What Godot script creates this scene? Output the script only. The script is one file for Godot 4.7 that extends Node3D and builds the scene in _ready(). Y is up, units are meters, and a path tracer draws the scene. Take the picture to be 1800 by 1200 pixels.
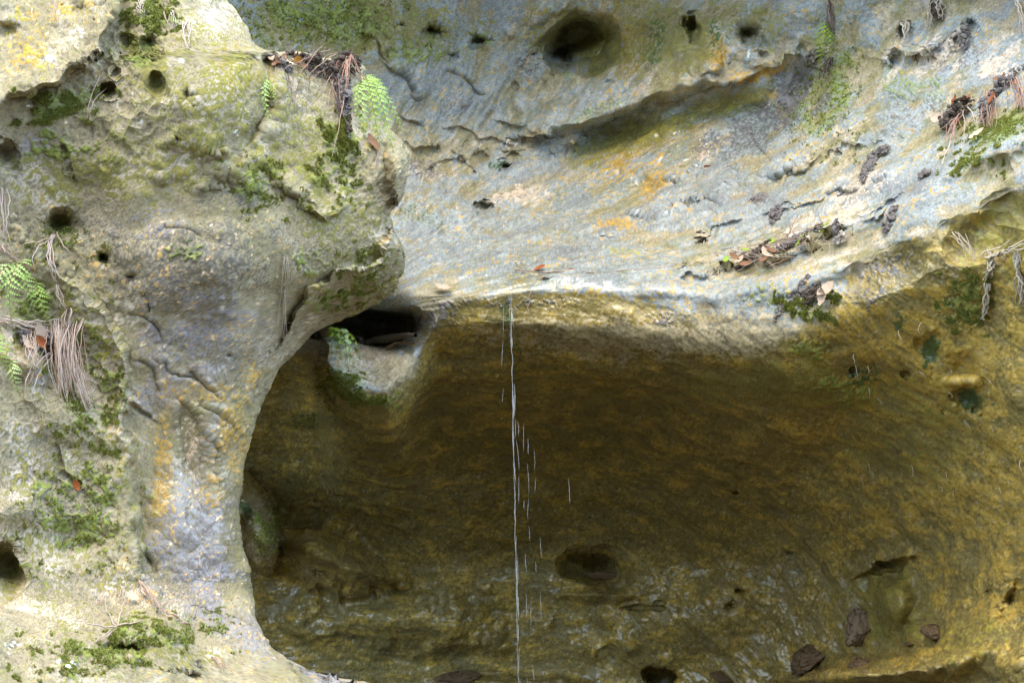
extends Node3D
# A sandstone gorge wall: a mossy buttress on the left, a smooth wet chute in the
# middle, a thin fall of water over its lip and a dark hollow under it.

const FOCAL := 2671.0          # photo pixels; the frame is 1800 x 1200
const GROUND_Y := -2.45

enum { SAND, OCHRE, PALE, FILM, CRUST, MOSS, YELLOW, OLIVE, LICHEN, WETBROWN, GREENDARK, PINK }
const CLASSES := 12
# real-world base colours, linear
const TONE := [
	Vector3(.370, .312, .198), Vector3(.43, .265, .055), Vector3(.57, .495, .40), Vector3(.275, .312, .318),
	Vector3(.115, .108, .112), Vector3(.165, .215, .045), Vector3(.31, .275, .045), Vector3(.185, .172, .045),
	Vector3(.70, .71, .66), Vector3(.275, .212, .066), Vector3(.045, .085, .028), Vector3(.55, .41, .30)]

var n_big := FastNoiseLite.new()
var n_mid := FastNoiseLite.new()
var n_fine := FastNoiseLite.new()
var n_cell := FastNoiseLite.new()
var n_edge := FastNoiseLite.new()
var rng := RandomNumberGenerator.new()
var buttress: Patch
var cliff: Patch
var used := {}

func at(px: float, py: float, depth: float) -> Vector3:
	return Vector3((px - 900.0) / FOCAL * depth, (600.0 - py) / FOCAL * depth, -depth)

# ------------------------------------------------------------------ a sheet of rock
class Patch:
	var nx := 0
	var ny := 0
	var xs := PackedFloat32Array()     # photo column of every vertex
	var ys := PackedFloat32Array()     # photo row of every grid row
	var dep := PackedFloat32Array()
	var paint: Array[PackedFloat32Array] = []
	var wet := PackedFloat32Array()
	var rough := PackedFloat32Array()  # factor on the fine relief
	var pos := PackedVector3Array()
	var nor := PackedVector3Array()
	var col := PackedColorArray()
	var last := 0                      # columns that run left to right (the rest turn back behind the edge)
	var jitter := FastNoiseLite.new()

	func start(classes: int):
		var n := nx * ny
		dep.resize(n); wet.resize(n); rough.resize(n); rough.fill(1.0)
		for k in classes:
			var a := PackedFloat32Array(); a.resize(n)
			paint.append(a)
		jitter.seed = 77; jitter.frequency = 0.012; jitter.fractal_octaves = 3

	func rows_between(a: float, b: float) -> Vector2i:
		return Vector2i(ys.bsearch(a), mini(ny, ys.bsearch(b)))

	func first_from(j: int, x: float) -> int:
		var lo := j * nx
		var hi := j * nx + last
		while lo < hi:
			var m := (lo + hi) >> 1
			if xs[m] < x: lo = m + 1
			else: hi = m
		return lo

	# an ellipse; sharp 0 is a soft dome, sharp .9 a cut
	func blob(target: PackedFloat32Array, px: float, py: float, rx: float, ry: float, amount: float, sharp := 0.0, turn := 0.0, ragged := 0.18):
		var c := cos(deg_to_rad(turn))
		var s := sin(deg_to_rad(turn))
		var reach := maxf(rx, ry) * 1.25
		var r := rows_between(py - reach, py + reach)
		var k := clampf(70.0 / maxf(rx, ry), 1.0, 7.0)
		for j in range(r.x, r.y):
			var y := ys[j]
			var i := first_from(j, px - reach)
			var end := j * nx + last
			while i < end and xs[i] < px + reach:
				var dx := xs[i] - px
				var dy := y - py
				var u := (dx * c + dy * s) / rx
				var v := (-dx * s + dy * c) / ry
				var q := u * u + v * v
				if q < 1.6:
					var d := sqrt(q) * (1.0 + ragged * jitter.get_noise_2d(xs[i] * k, y * k) * 2.0)
					if d < 1.0:
						target[i] += amount * (1.0 - smoothstep(sharp, 1.0, d))
				i += 1

	func seg_dist(x: float, y: float, a: Vector2, b: Vector2) -> Vector2:   # (distance, side)
		var ab := b - a
		var t := clampf(((x - a.x) * ab.x + (y - a.y) * ab.y) / ab.length_squared(), 0, 1)
		var dx := x - a.x - ab.x * t
		var dy := y - a.y - ab.y * t
		return Vector2(sqrt(dx * dx + dy * dy), ab.x * dy - ab.y * dx)

	# a line of points; groove: depth + h near it. step: the left side (looking along, y down) comes forward by h, fading over "fade"
	func stroke(target: PackedFloat32Array, pts: PackedVector2Array, h: float, width: float, fade := 0.0, wobble := 5.0):
		var lo := Vector2(1e9, 1e9)
		var hi := -lo
		var reach := maxf(width * 2.2, fade) + wobble
		for p in pts:
			lo = lo.min(p); hi = hi.max(p)
		var r := rows_between(lo.y - reach, hi.y + reach)
		for j in range(r.x, r.y):
			var i := first_from(j, lo.x - reach)
			var end := j * nx + last
			while i < end and xs[i] < hi.x + reach:
				var x := xs[i] + 1.6 * wobble * jitter.get_noise_2d(xs[i] * 1.4, ys[j] * 1.4)
				var y := ys[j] + 1.6 * wobble * jitter.get_noise_2d(ys[j] * 1.4 + 900.0, xs[i] * 1.4)
				var best := Vector2(1e9, 0)
				var along := 0.0
				for k in pts.size() - 1:
					var q := seg_dist(x, y, pts[k], pts[k + 1])
					if q.x < best.x:
						best = q; along = (k + 0.5) / (pts.size() - 1)
				if fade > 0.0:
					if best.y < 0.0 and best.x < fade:
						var f := 1.0 - best.x / fade
						target[i] -= h * smoothstep(0.0, width, best.x) * f * f * (1.0 if h > .1 else clampf(0.75 + 1.9 * jitter.get_noise_2d(x * 1.1, y * 1.1 + 333.0), 0.0, 1.3))
				else:
					var g := best.x / width
					if g < 2.2: target[i] += h * exp(-g * g) * (0.55 + 0.45 * sin(PI * along))
				i += 1

	func pixel_index(px: float, py: float) -> int:
		var j := clampi(ys.bsearch(py), 0, ny - 1)
		return mini(first_from(j, px), j * nx + last - 1)

	func spot(px: float, py: float) -> Vector3:
		return pos[pixel_index(px, py)]

	func face(px: float, py: float) -> Vector3:
		var i := pixel_index(px, py)
		var v := Vector3.ZERO
		for dj in [-3, 0, 3]:
			for di in [-3, 0, 3]:
				v += nor[clampi(i + dj * nx + di, 0, nor.size() - 1)]
		return v.normalized()

	func normals():
		nor.resize(nx * ny)
		for j in ny:
			var up := maxi(j - 1, 0) * nx
			var dn := mini(j + 1, ny - 1) * nx
			for i in nx:
				var l := maxi(i - 1, 0)
				var r := mini(i + 1, nx - 1)
				nor[j * nx + i] = (pos[dn + i] - pos[up + i]).cross(pos[j * nx + r] - pos[j * nx + l]).normalized()

	func mesh(mats: Array) -> ArrayMesh:
		var idx := [PackedInt32Array(), PackedInt32Array(), PackedInt32Array()]
		for j in ny - 1:
			for i in nx - 1:
				var a := j * nx + i
				var w := wet[a]
				var k := 0 if w < 0.4 else (1 if w < 0.75 else 2)
				var t: PackedInt32Array = idx[k]
				t.append(a); t.append(a + 1); t.append(a + nx)
				t.append(a + 1); t.append(a + nx + 1); t.append(a + nx)
				idx[k] = t
		var m := ArrayMesh.new()
		for k in 3:
			if idx[k].is_empty(): continue
			# only the vertices this surface uses
			var map := PackedInt32Array(); map.resize(nx * ny); map.fill(-1)
			var p := PackedVector3Array()
			var n := PackedVector3Array()
			var c := PackedColorArray()
			var ii: PackedInt32Array = idx[k]
			for q in ii.size():
				var s := ii[q]
				var d := map[s]
				if d < 0:
					d = p.size(); map[s] = d
					p.append(pos[s]); n.append(nor[s]); c.append(col[s])
				ii[q] = d
			var arr := []
			arr.resize(Mesh.ARRAY_MAX)
			arr[Mesh.ARRAY_VERTEX] = p; arr[Mesh.ARRAY_NORMAL] = n; arr[Mesh.ARRAY_COLOR] = c; arr[Mesh.ARRAY_INDEX] = ii
			m.add_surface_from_arrays(Mesh.PRIMITIVE_TRIANGLES, arr)
			m.surface_set_material(m.get_surface_count() - 1, mats[k])
		return m

func pchip(x: float, kx: PackedFloat32Array, ky: PackedFloat32Array) -> float:
	var n := kx.size()
	if x <= kx[0]: return ky[0] + (x - kx[0]) * 0.3 * (ky[1] - ky[0]) / (kx[1] - kx[0])
	if x >= kx[n - 1]: return ky[n - 1]
	var k := 0
	while k < n - 2 and x > kx[k + 1]: k += 1
	var h := kx[k + 1] - kx[k]
	var t := (x - kx[k]) / h
	var d := (ky[k + 1] - ky[k]) / h
	var dl := d if k == 0 else (ky[k] - ky[k - 1]) / (kx[k] - kx[k - 1])
	var dr := d if k == n - 2 else (ky[k + 2] - ky[k + 1]) / (kx[k + 2] - kx[k + 1])
	var m0 := 0.0 if dl * d <= 0.0 else 2.0 * dl * d / (dl + d)
	var m1 := 0.0 if dr * d <= 0.0 else 2.0 * dr * d / (dr + d)
	var t2 := t * t
	var t3 := t2 * t
	return ky[k] * (2 * t3 - 3 * t2 + 1) + ky[k + 1] * (3 * t2 - 2 * t3) + h * (m0 * (t3 - 2 * t2 + t) + m1 * (t3 - t2))

func axis(from: float, to: float, step: float, before: int, after: int, grow := 1.06) -> PackedFloat32Array:
	var a := PackedFloat32Array()
	var n := int((to - from) / step) + 1
	var out := PackedFloat32Array()
	var g := step
	var x := from
	for k in before:
		g *= grow; x -= g; out.append(x)
	out.reverse()
	a.append_array(out)
	for k in n: a.append(lerpf(from, to, k / float(n - 1)))
	g = step; x = to
	for k in after:
		g *= grow; x += g; a.append(x)
	return a

# ------------------------------------------------------------------ the two rock masses
const CLIFF_NET := [   # photo column, then (row, metres) from the top of the wall over chute and lip down to the floor of the hollow
	[-250, -150, 7.85, 0, 8.2, 200, 8.2, 320, 8.2, 400, 8.2, 470, 8.1, 520, 8.1, 560, 8.2, 640, 8.4, 740, 8.6, 860, 8.7, 1000, 8.7, 1200, 8.6, 1500, 8.4],
	[380, -150, 9.05, 0, 9.4, 200, 9.4, 320, 9.3, 400, 9.2, 470, 9.1, 520, 9.1, 560, 9.25, 640, 9.7, 740, 10.1, 860, 10.3, 1000, 10.4, 1200, 10.3, 1500, 9.9],
	[560, -150, 9.35, 0, 9.8, 200, 9.85, 320, 9.6, 400, 9.2, 470, 8.9, 520, 8.8, 560, 9.0, 640, 9.6, 740, 10.0, 860, 10.3, 1000, 10.5, 1200, 10.45, 1500, 9.9],
	[700, -150, 9.55, 0, 10.05, 200, 10.2, 310, 9.85, 400, 9.05, 470, 8.4, 522, 8.1, 548, 8.14, 640, 8.5, 730, 9.2, 850, 9.95, 1000, 10.4, 1200, 10.45, 1500, 9.9],
	[800, -150, 9.65, 0, 10.2, 200, 10.4, 310, 10.0, 400, 9.05, 475, 8.25, 522, 8.0, 566, 8.0, 640, 8.36, 725, 9.15, 850, 9.9, 1000, 10.35, 1200, 10.4, 1500, 9.9],
	[900, -150, 9.75, 0, 10.3, 200, 10.45, 310, 10.1, 400, 9.1, 475, 8.2, 515, 8.0, 562, 8.0, 634, 8.36, 720, 9.1, 850, 9.9, 1000, 10.35, 1200, 10.4, 1500, 9.9],
	[1050, -150, 9.55, 0, 10.1, 200, 10.25, 320, 9.8, 405, 8.9, 472, 8.15, 515, 7.96, 564, 7.95, 640, 8.26, 725, 9.0, 855, 9.8, 1000, 10.2, 1200, 10.25, 1500, 9.8],
	[1200, -150, 9.25, 0, 9.75, 180, 9.85, 310, 9.35, 395, 8.65, 478, 8.05, 530, 7.86, 582, 7.84, 655, 8.05, 745, 8.7, 865, 9.5, 1000, 9.95, 1200, 10.0, 1500, 9.5],
	[1350, -150, 8.85, 0, 9.3, 160, 9.4, 275, 8.95, 375, 8.3, 470, 7.8, 530, 7.6, 592, 7.57, 665, 7.75, 755, 8.35, 870, 9.1, 1010, 9.5, 1200, 9.5, 1500, 9.0],
	[1500, -150, 8.45, 0, 8.8, 100, 8.85, 220, 8.45, 330, 7.95, 420, 7.55, 475, 7.38, 530, 7.35, 615, 7.5, 725, 7.95, 860, 8.55, 1010, 8.9, 1170, 8.85, 1500, 8.3],
	[1650, -150, 8.05, 0, 8.35, 90, 8.3, 195, 7.95, 280, 7.55, 350, 7.18, 393, 7.05, 450, 7.03, 560, 7.2, 700, 7.5, 860, 7.95, 1010, 8.2, 1150, 8.1, 1500, 7.6],
	[1800, -150, 7.65, 0, 7.85, 80, 7.75, 165, 7.42, 235, 7.1, 292, 6.85, 325, 6.75, 380, 6.74, 520, 6.9, 680, 7.05, 860, 7.25, 1010, 7.3, 1150, 7.1, 1500, 6.7],
	[2200, -150, 6.85, 0, 7.0, 60, 6.9, 130, 6.65, 185, 6.4, 230, 6.15, 260, 6.05, 320, 6.05, 480, 6.2, 650, 6.25, 860, 6.3, 1010, 6.3, 1150, 6.1, 1500, 5.8]]

# right-hand outline of the buttress: (row, column, how far it rounds in photo pixels)
const OUTLINE := [
	[-900, 210, 160], [-200, 330, 160], [0, 402, 120], [30, 425, 110], [60, 443, 90], [84, 458, 60], [92, 478, 30], [98, 520, 20], [104, 580, 20], [110, 618, 24], [135, 642, 40], [180, 662, 60],
	[225, 684, 70], [245, 706, 70], [262, 717, 66], [282, 721, 62], [305, 719, 58], [330, 713, 54], [348, 706, 50], [360, 697, 48], [372, 690, 48], [388, 689, 54], [408, 694, 64], [436, 704, 80], [470, 704, 110],
	[495, 696, 130], [518, 684, 140], [534, 664, 140], [546, 628, 140], [558, 598, 140], [574, 566, 140], [590, 546, 138], [612, 527, 132], [640, 503, 124], [680, 475, 104], [720, 452, 86], [760, 436, 66],
	[800, 424, 60], [850, 417, 56], [900, 415, 54], [950, 418, 54], [1000, 427, 54], [1050, 440, 54], [1100, 453, 50], [1132, 464, 44], [1150, 476, 36], [1162, 498, 30], [1170, 522, 30],
	[1180, 562, 36], [1190, 612, 40], [1200, 650, 44], [1300, 790, 60], [1500, 900, 80], [2100, 1000, 100]]

const BUTTRESS_NET := [   # column, then rows / metres
	[-300, -300, 6.35, 0, 5.95, 200, 5.8, 420, 5.9, 620, 5.75, 850, 5.6, 1020, 5.5, 1120, 5.1, 1400, 4.75],
	[0, -300, 6.7, 0, 6.25, 200, 6.15, 420, 6.2, 620, 6.05, 850, 5.95, 1020, 5.85, 1120, 5.45, 1400, 5.0],
	[130, -300, 6.85, 0, 6.35, 200, 6.2, 420, 6.3, 620, 6.3, 850, 6.2, 1020, 6.05, 1120, 5.6, 1400, 5.1],
	[250, -300, 7.0, 0, 6.42, 200, 6.2, 420, 6.26, 620, 6.38, 850, 6.45, 1020, 6.3, 1120, 5.8, 1400, 5.2],
	[380, -300, 7.1, 0, 6.55, 200, 6.25, 420, 6.25, 620, 6.42, 850, 6.52, 1020, 6.48, 1120, 6.1, 1400, 5.35],
	[500, -300, 7.2, 0, 6.85, 200, 6.55, 420, 6.42, 620, 6.62, 850, 6.65, 1020, 6.6, 1120, 6.3, 1400, 5.5],
	[620, -300, 7.3, 0, 7.1, 200, 6.72, 420, 6.62, 620, 7.0, 850, 7.0, 1020, 6.95, 1120, 6.7, 1400, 5.7],
	[900, -300, 7.5, 0, 7.4, 200, 7.0, 420, 7.0, 620, 7.2, 850, 7.2, 1020, 7.1, 1120, 6.9, 1400, 6.0]]

func net_to_depth(p: Patch, net: Array):
	# across the columns: Catmull-Rom on every knot; down the rows: a monotone curve
	var knots: int = (net[0].size() - 1) / 2
	for i in p.last:
		var moving := p.nx != p.last
		var kx := PackedFloat32Array(); kx.resize(knots)
		var ky := PackedFloat32Array(); ky.resize(knots)
		if not moving: knots_at(net, p.xs[i], kx, ky)
		for j in p.ny:
			if moving: knots_at(net, p.xs[j * p.nx + i], kx, ky)
			p.dep[j * p.nx + i] += pchip(p.ys[j], kx, ky)

func knots_at(net: Array, x: float, kx: PackedFloat32Array, ky: PackedFloat32Array):
	var n := net.size()
	var c := 0
	while c < n - 2 and x > net[c + 1][0]: c += 1
	var b: Array = net[c]
	var e: Array = net[c + 1]
	var a: Array = net[maxi(c - 1, 0)]
	var f: Array = net[mini(c + 2, n - 1)]
	var t := clampf((x - b[0]) / (e[0] - b[0]), 0.0, 1.0)
	var u := t * t * (3.0 - 2.0 * t) * 0.35 + t * 0.65
	for k in kx.size():
		kx[k] = lerpf(b[1 + 2 * k], e[1 + 2 * k], u)
		var v0: float = b[2 + 2 * k]
		var v1: float = e[2 + 2 * k]
		ky[k] = cubic_interpolate(v0, v1, a[2 + 2 * k], f[2 + 2 * k], t)

func outline_at(y: float) -> Vector2:
	var k := 0
	while k < OUTLINE.size() - 2 and y > OUTLINE[k + 1][0]: k += 1
	var a: Array = OUTLINE[k]
	var b: Array = OUTLINE[k + 1]
	var t := clampf((y - a[0]) / float(b[0] - a[0]), 0, 1)
	var o: Array = OUTLINE[maxi(k - 1, 0)]
	var q: Array = OUTLINE[mini(k + 2, OUTLINE.size() - 1)]
	var x := lerpf(a[1], b[1], t)
	if absf(b[1] - a[1]) < 1.2 * absf(b[0] - a[0]) and k > 1:
		x = cubic_interpolate_in_time(a[1], b[1], o[1], q[1], t, b[0] - a[0], o[0] - a[0], q[0] - a[0])
	return Vector2(x, lerpf(a[2], b[2], t))

func build_cliff() -> Patch:
	var p := Patch.new()
	var xs := axis(384, 1800, STEP, 44, 46)
	p.ys = axis(0, 1200, STEP, 50, 44)
	p.nx = xs.size(); p.ny = p.ys.size(); p.last = p.nx
	p.start(CLASSES)
	p.xs.resize(p.nx * p.ny)
	for j in p.ny:
		for i in p.nx: p.xs[j * p.nx + i] = xs[i]
	net_to_depth(p, CLIFF_NET)
	shape_cliff(p)
	return p

func shape_cliff(p: Patch):
	var d := p.dep
	# shelf under the window: a rounded lower lip left of the fall
	var kx := PackedFloat32Array([560, 600, 622, 650, 684, 712, 760, 830, 900])
	var ky := PackedFloat32Array([8.75, 8.42, 8.15, 7.85, 7.62, 7.72, 8.4, 9.5, 10.1])
	for j in p.ny:
		var y := p.ys[j]
		if y < 520 or y > 900: continue
		for i in p.nx:
			var x := p.xs[j * p.nx + i]
			if x < 500 or x > 800: continue
			var s := pchip(y + 42.0 * pow((x - 662.0) / 88.0, 2.0), kx, ky)
			var w := smoothstep(548, 572, x + 6.0 * sin(y * .05) + maxf(0.0, y - 700.0) * -0.1) * (1.0 - smoothstep(680, 775, x)) * smoothstep(545, 575, y) * (1.0 - smoothstep(760, 880, y))
			var e := clampf((612.0 - x) / 56.0, 0.0, 1.0)
			d[j * p.nx + i] = lerpf(d[j * p.nx + i], s + 0.55 * (1.0 - sqrt(1.0 - e * e)) + .10 * exp(-pow((x - 670.0) / 50.0, 2.0)) * (1.0 - smoothstep(600, 700, y)), w)
			# window: an opening that runs back behind the lip
			var top := 549.0 + maxf(0.0, 640.0 - x) * 0.10 - 6.0 * sin(x * 0.03)
			var bot := 607.0 - maxf(0.0, x - 690.0) * 0.55 - maxf(0.0, 600.0 - x) * 0.30
			var m := smoothstep(top - 10, top + 8, y) * (1.0 - smoothstep(bot - 5, bot + 3, y)) * (1.0 - smoothstep(722, 740, x))
			d[j * p.nx + i] += m * .4
	# potholes
	p.blob(d, 1028, 72, 76, 58, .36, .5, -18, .14); p.blob(d, 1015, 62, 62, 44, .22, .3, -18, .14)
	p.blob(d, 985, 100, 34, 28, .28, .3)
	p.blob(d, 1040, 60, 130, 95, .10, 0)
	for h in [[760, 54, 21, 20, .16], [842, 74, 21, 14, .14], [793, 98, 15, 10, .06], [940, 96, 9, 8, .06], [1219, 50, 13, 26, .2], [1320, 62, 27, 30, .16], [851, 363, 19, 9, .16], [846, 275, 16, 10, .07],
			[891, 294, 12, 8, .1], [1590, 55, 10, 16, .10], [1680, 72, 5, 12, .05], [1705, 45, 9, 7, .04], [1295, 865, 13, 6, .07], [1305, 1040, 16, 6, .07], [1282, 1066, 12, 6, .08], [1502, 655, 9, 6, .05],
			[1740, 1040, 9, 6, .05], [1560, 992, 36, 8, .16], [905, 150, 6, 5, .03], [1070, 145, 9, 5, .03], [700, 45, 6, 5, .05], [705, 42, 8, 6, .05], [1785, 1060, 26, 30, .16], [1390, 975, 8, 3, .04]]:
		p.blob(d, h[0], h[1], h[2] * 1.15, h[3] * 1.15, h[4] * .55, .3, -8, .4); p.blob(d, h[0] - h[2] * .15, h[1] - h[3] * .25, h[2] * .75, h[3] * .6, h[4] * .5, .3, 0, .3)
	# niche in the back wall, flat floor, arched roof
	p.blob(d, 1048, 1000, 80, 36, .26, .25, 4, .2); p.blob(d, 1052, 988, 56, 20, .16, .2, 2, .2)
	p.blob(d, 1050, 1045, 95, 20, -.16, .1)
	p.blob(d, 1165, 1190, 40, 20, .3, .5)
	p.blob(d, 1130, 1068, 40, 5, .07, .4); p.blob(d, 1160, 1060, 14, 4, .05, .4)
	# sockets on the ochre right-hand wall
	p.blob(d, 1637, 615, 26, 42, .045, .2, -10, .4); p.blob(d, 1695, 650, 46, 34, .06, .2); p.blob(d, 1700, 700, 42, 32, .07, .2, 0, .45)
	p.blob(d, 1695, 668, 46, 12, -.08, .2); p.blob(d, 1592, 658, 10, 8, .04, .4)
	p.blob(d, 1730, 420, 90, 55, .10, .2); p.blob(d, 1775, 365, 60, 40, .08, .2)
	# hood with the sharp nose above the chute
	p.stroke(d, PackedVector2Array([Vector2(984, 240), Vector2(1010, 240), Vector2(1060, 222), Vector2(1120, 200), Vector2(1180, 176), Vector2(1240, 158)]), .34, 24, 130, 6)
	p.stroke(d, PackedVector2Array([Vector2(1200, 172), Vector2(1250, 156), Vector2(1330, 138), Vector2(1420, 108)]), .06, 12, 90, 8)
	p.blob(d, 1006, 248, 26, 20, -.16, .1)
	p.blob(d, 1085, 242, 130, 44, .20, 0, -20); p.blob(d, 1250, 198, 150, 46, .07, 0, -14)
	p.stroke(d, PackedVector2Array([Vector2(1230, 136), Vector2(1290, 128), Vector2(1350, 122), Vector2(1405, 105)]), .07, 8, 60, 6)
	# scalloped flakes on the wall, small steps along the chute
	for s in [[[725, 215], [745, 225], [765, 250]], [[740, 258], [780, 255], [800, 270]], [[820, 252], [860, 242], [890, 252]], [[885, 215], [915, 225], [945, 240]], [[840, 275], [870, 262], [900, 272]], [[890, 275], [930, 262], [960, 268]],
			[[710, 255], [735, 262], [760, 256]], [[960, 255], [985, 248], [1000, 262]], [[780, 232], [805, 222], [830, 236]], [[800, 128], [820, 136], [835, 150]], [[905, 60], [930, 40], [990, 25]], [[640, 62], [660, 75], [668, 88]],
			[[770, 290], [800, 282], [830, 300]], [[690, 120], [715, 135], [728, 160]]]:
		var v := PackedVector2Array()
		for q in s: v.append(Vector2(q[0], q[1]))
		p.stroke(d, v, .055, 5, 34, 6)
	for s in [[1240, 404, 1400, 362], [1380, 360, 1480, 336], [1475, 398, 1580, 348], [1400, 300, 1460, 268], [1210, 486, 1270, 470], [1330, 420, 1400, 392], [1270, 340, 1380, 300], [1420, 420, 1540, 380], [1060, 420, 1130, 405],
			[1210, 460, 1330, 425], [1550, 110, 1570, 100], [1480, 340, 1560, 312], [1360, 345, 1390, 300], [1150, 330, 1230, 305], [1120, 392, 1230, 360], [1350, 455, 1420, 440], [1365, 245, 1415, 205], [1500, 250, 1560, 240]]:
		p.stroke(d, PackedVector2Array([Vector2(s[0], s[1]), Vector2((s[0] + s[2]) * .5, (s[1] + s[3]) * .5 + 5), Vector2(s[2], s[3])]), .045, 4, 40, 9)
	for s in [[[1760, 262], [1600, 330], [1440, 392], [1280, 428], [1120, 436]], [[1640, 330], [1500, 398], [1380, 440], [1240, 462], [1100, 462]], [[1420, 250], [1300, 318], [1180, 350], [1040, 372], [900, 384]], [[1500, 455], [1380, 500], [1260, 516], [1140, 508]]]:
		var v := PackedVector2Array()
		for q in s: v.append(Vector2(q[0], q[1]))
		p.stroke(d, v, -.045, 16)
	p.blob(d, 970, 395, 330, 80, .26, 0, -8); p.blob(d, 1400, 335, 260, 62, .12, 0, -25)
	# valley line where wall meets chute on the right, gullies and swells
	p.stroke(d, PackedVector2Array([Vector2(1240, 300), Vector2(1330, 262), Vector2(1400, 205), Vector2(1440, 120), Vector2(1460, -20)]), .10, 34)
	p.blob(d, 1340, 220, 90, 60, .12, 0, -35)
	p.blob(d, 1590, 130, 120, 70, -.08, 0, -10); p.blob(d, 1600, 84, 42, 20, -.07, .6); p.blob(d, 1700, 130, 70, 60, -.07, 0)
	p.stroke(d, PackedVector2Array([Vector2(1570, 100), Vector2(1600, 108), Vector2(1630, 102), Vector2(1645, 88)]), .06, 4, 50, 5)
	p.blob(d, 1750, 260, 120, 40, -.16, 0, -20)
	p.blob(d, 1560, 470, 120, 50, .08, 0, -20)
	# hollow: nose of rock behind the buttress and swells on the back wall
	p.blob(d, 425, 905, 60, 90, -2.4, .3, -10, .06)
	p.blob(d, 462, 965, 28, 56, -1.2, .2, -16, .1)
	p.blob(d, 560, 975, 170, 66, -.9, 0, 24)
	p.blob(d, 760, 860, 300, 120, -.12, 0, 10); p.blob(d, 700, 1090, 260, 80, -.25, 0, 5); p.blob(d, 1200, 1090, 220, 100, -.18, 0, -15)
	p.blob(d, 1570, 1060, 46, 62, -.22, .2, -8); p.blob(d, 1560, 1180, 190, 40, -.5, .1, -8); p.blob(d, 1700, 1150, 130, 120, -.25, 0, -20)
	p.blob(d, 1480, 1190, 140, 18, -.35, .2, -3); p.blob(d, 900, 1200, 160, 16, -.3, .2)
	p.stroke(d, PackedVector2Array([Vector2(1520, 1008), Vector2(1545, 996), Vector2(1590, 984)]), .13, 6, 34, 4)
	p.stroke(d, PackedVector2Array([Vector2(800, 668), Vector2(850, 672), Vector2(900, 666)]), .04, 4, 40, 5)
	p.dep = d

func build_buttress() -> Patch:
	var p := Patch.new()
	p.ys = axis(0, 1200, STEP, 50, 56)
	var left := axis(0, 1, 1.0 / (560.0 / STEP), 0, 0)
	var before := PackedFloat32Array()
	var g := STEP
	var x := 0.0
	for k in 48:
		g *= 1.06; x -= g; before.append(x)
	before.reverse()
	var back := 16
	var jag := FastNoiseLite.new()
	jag.seed = 3; jag.frequency = .03; jag.fractal_octaves = 3
	p.last = before.size() + left.size()
	p.nx = p.last + back
	p.ny = p.ys.size()
	p.start(CLASSES)
	p.xs.resize(p.nx * p.ny)
	for j in p.ny:
		var o := outline_at(p.ys[j])
		var wob := jag.get_noise_2d(p.ys[j], 5.0) * 4.0
		o.x += wob
		for i in before.size(): p.xs[j * p.nx + i] = before[i]
		for i in left.size():
			p.xs[j * p.nx + before.size() + i] = left[i] * o.x
		for i in back:
			var a := (i + 1.0) / back
			p.xs[j * p.nx + p.last + i] = o.x - o.y * 1.6 * a * a
	net_to_depth(p, BUTTRESS_NET)
	# round the face away towards its outline: distance to the outline on a coarse grid
	var pts := PackedVector2Array()
	var y := -400.0
	while y < 1700.0:
		pts.append(Vector2(outline_at(y).x, y))
		y += 3.0 if y > 80 and y < 120 else 9.0
	var cw := 112
	var ch := 176
	var field := PackedFloat32Array(); field.resize(cw * ch)
	for r in ch:
		for c in cw:
			var best := 1e9
			var q := Vector2(c * 10 - 100, r * 10 - 300)
			for v in pts:
				if absf(v.y - q.y) < 220.0: best = minf(best, v.distance_squared_to(q))
			field[r * cw + c] = minf(sqrt(best), 400.0)
	for j in p.ny:
		var o := outline_at(p.ys[j])
		var edge_depth := 0.0
		for i in p.last:
			var q := j * p.nx + i
			var fx := clampf((p.xs[q] + 100.0) / 10.0, 0, cw - 1.01)
			var fy := clampf((p.ys[j] + 300.0) / 10.0, 0, ch - 1.01)
			var b := int(fy) * cw + int(fx)
			fx -= int(fx); fy -= int(fy)
			var dist := lerpf(lerpf(field[b], field[b + 1], fx), lerpf(field[b + cw], field[b + cw + 1], fx), fy)
			dist = minf(dist, p.xs[j * p.nx + p.last - 1] - p.xs[q])
			var e := 1.0 - clampf(dist / o.y, 0.0, 1.0)
			p.dep[q] += o.y / 400.0 * 1.25 * (1.0 - sqrt(maxf(0.0, 1.0 - e * e)))
			edge_depth = p.dep[q]
		for i in p.nx - p.last:
			var a := (i + 1.0) / (p.nx - p.last)
			p.dep[j * p.nx + p.last + i] = edge_depth + o.y / 400.0 * 1.4 * sqrt(a) + a * a * 1.4
	shape_buttress(p)
	return p

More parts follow.
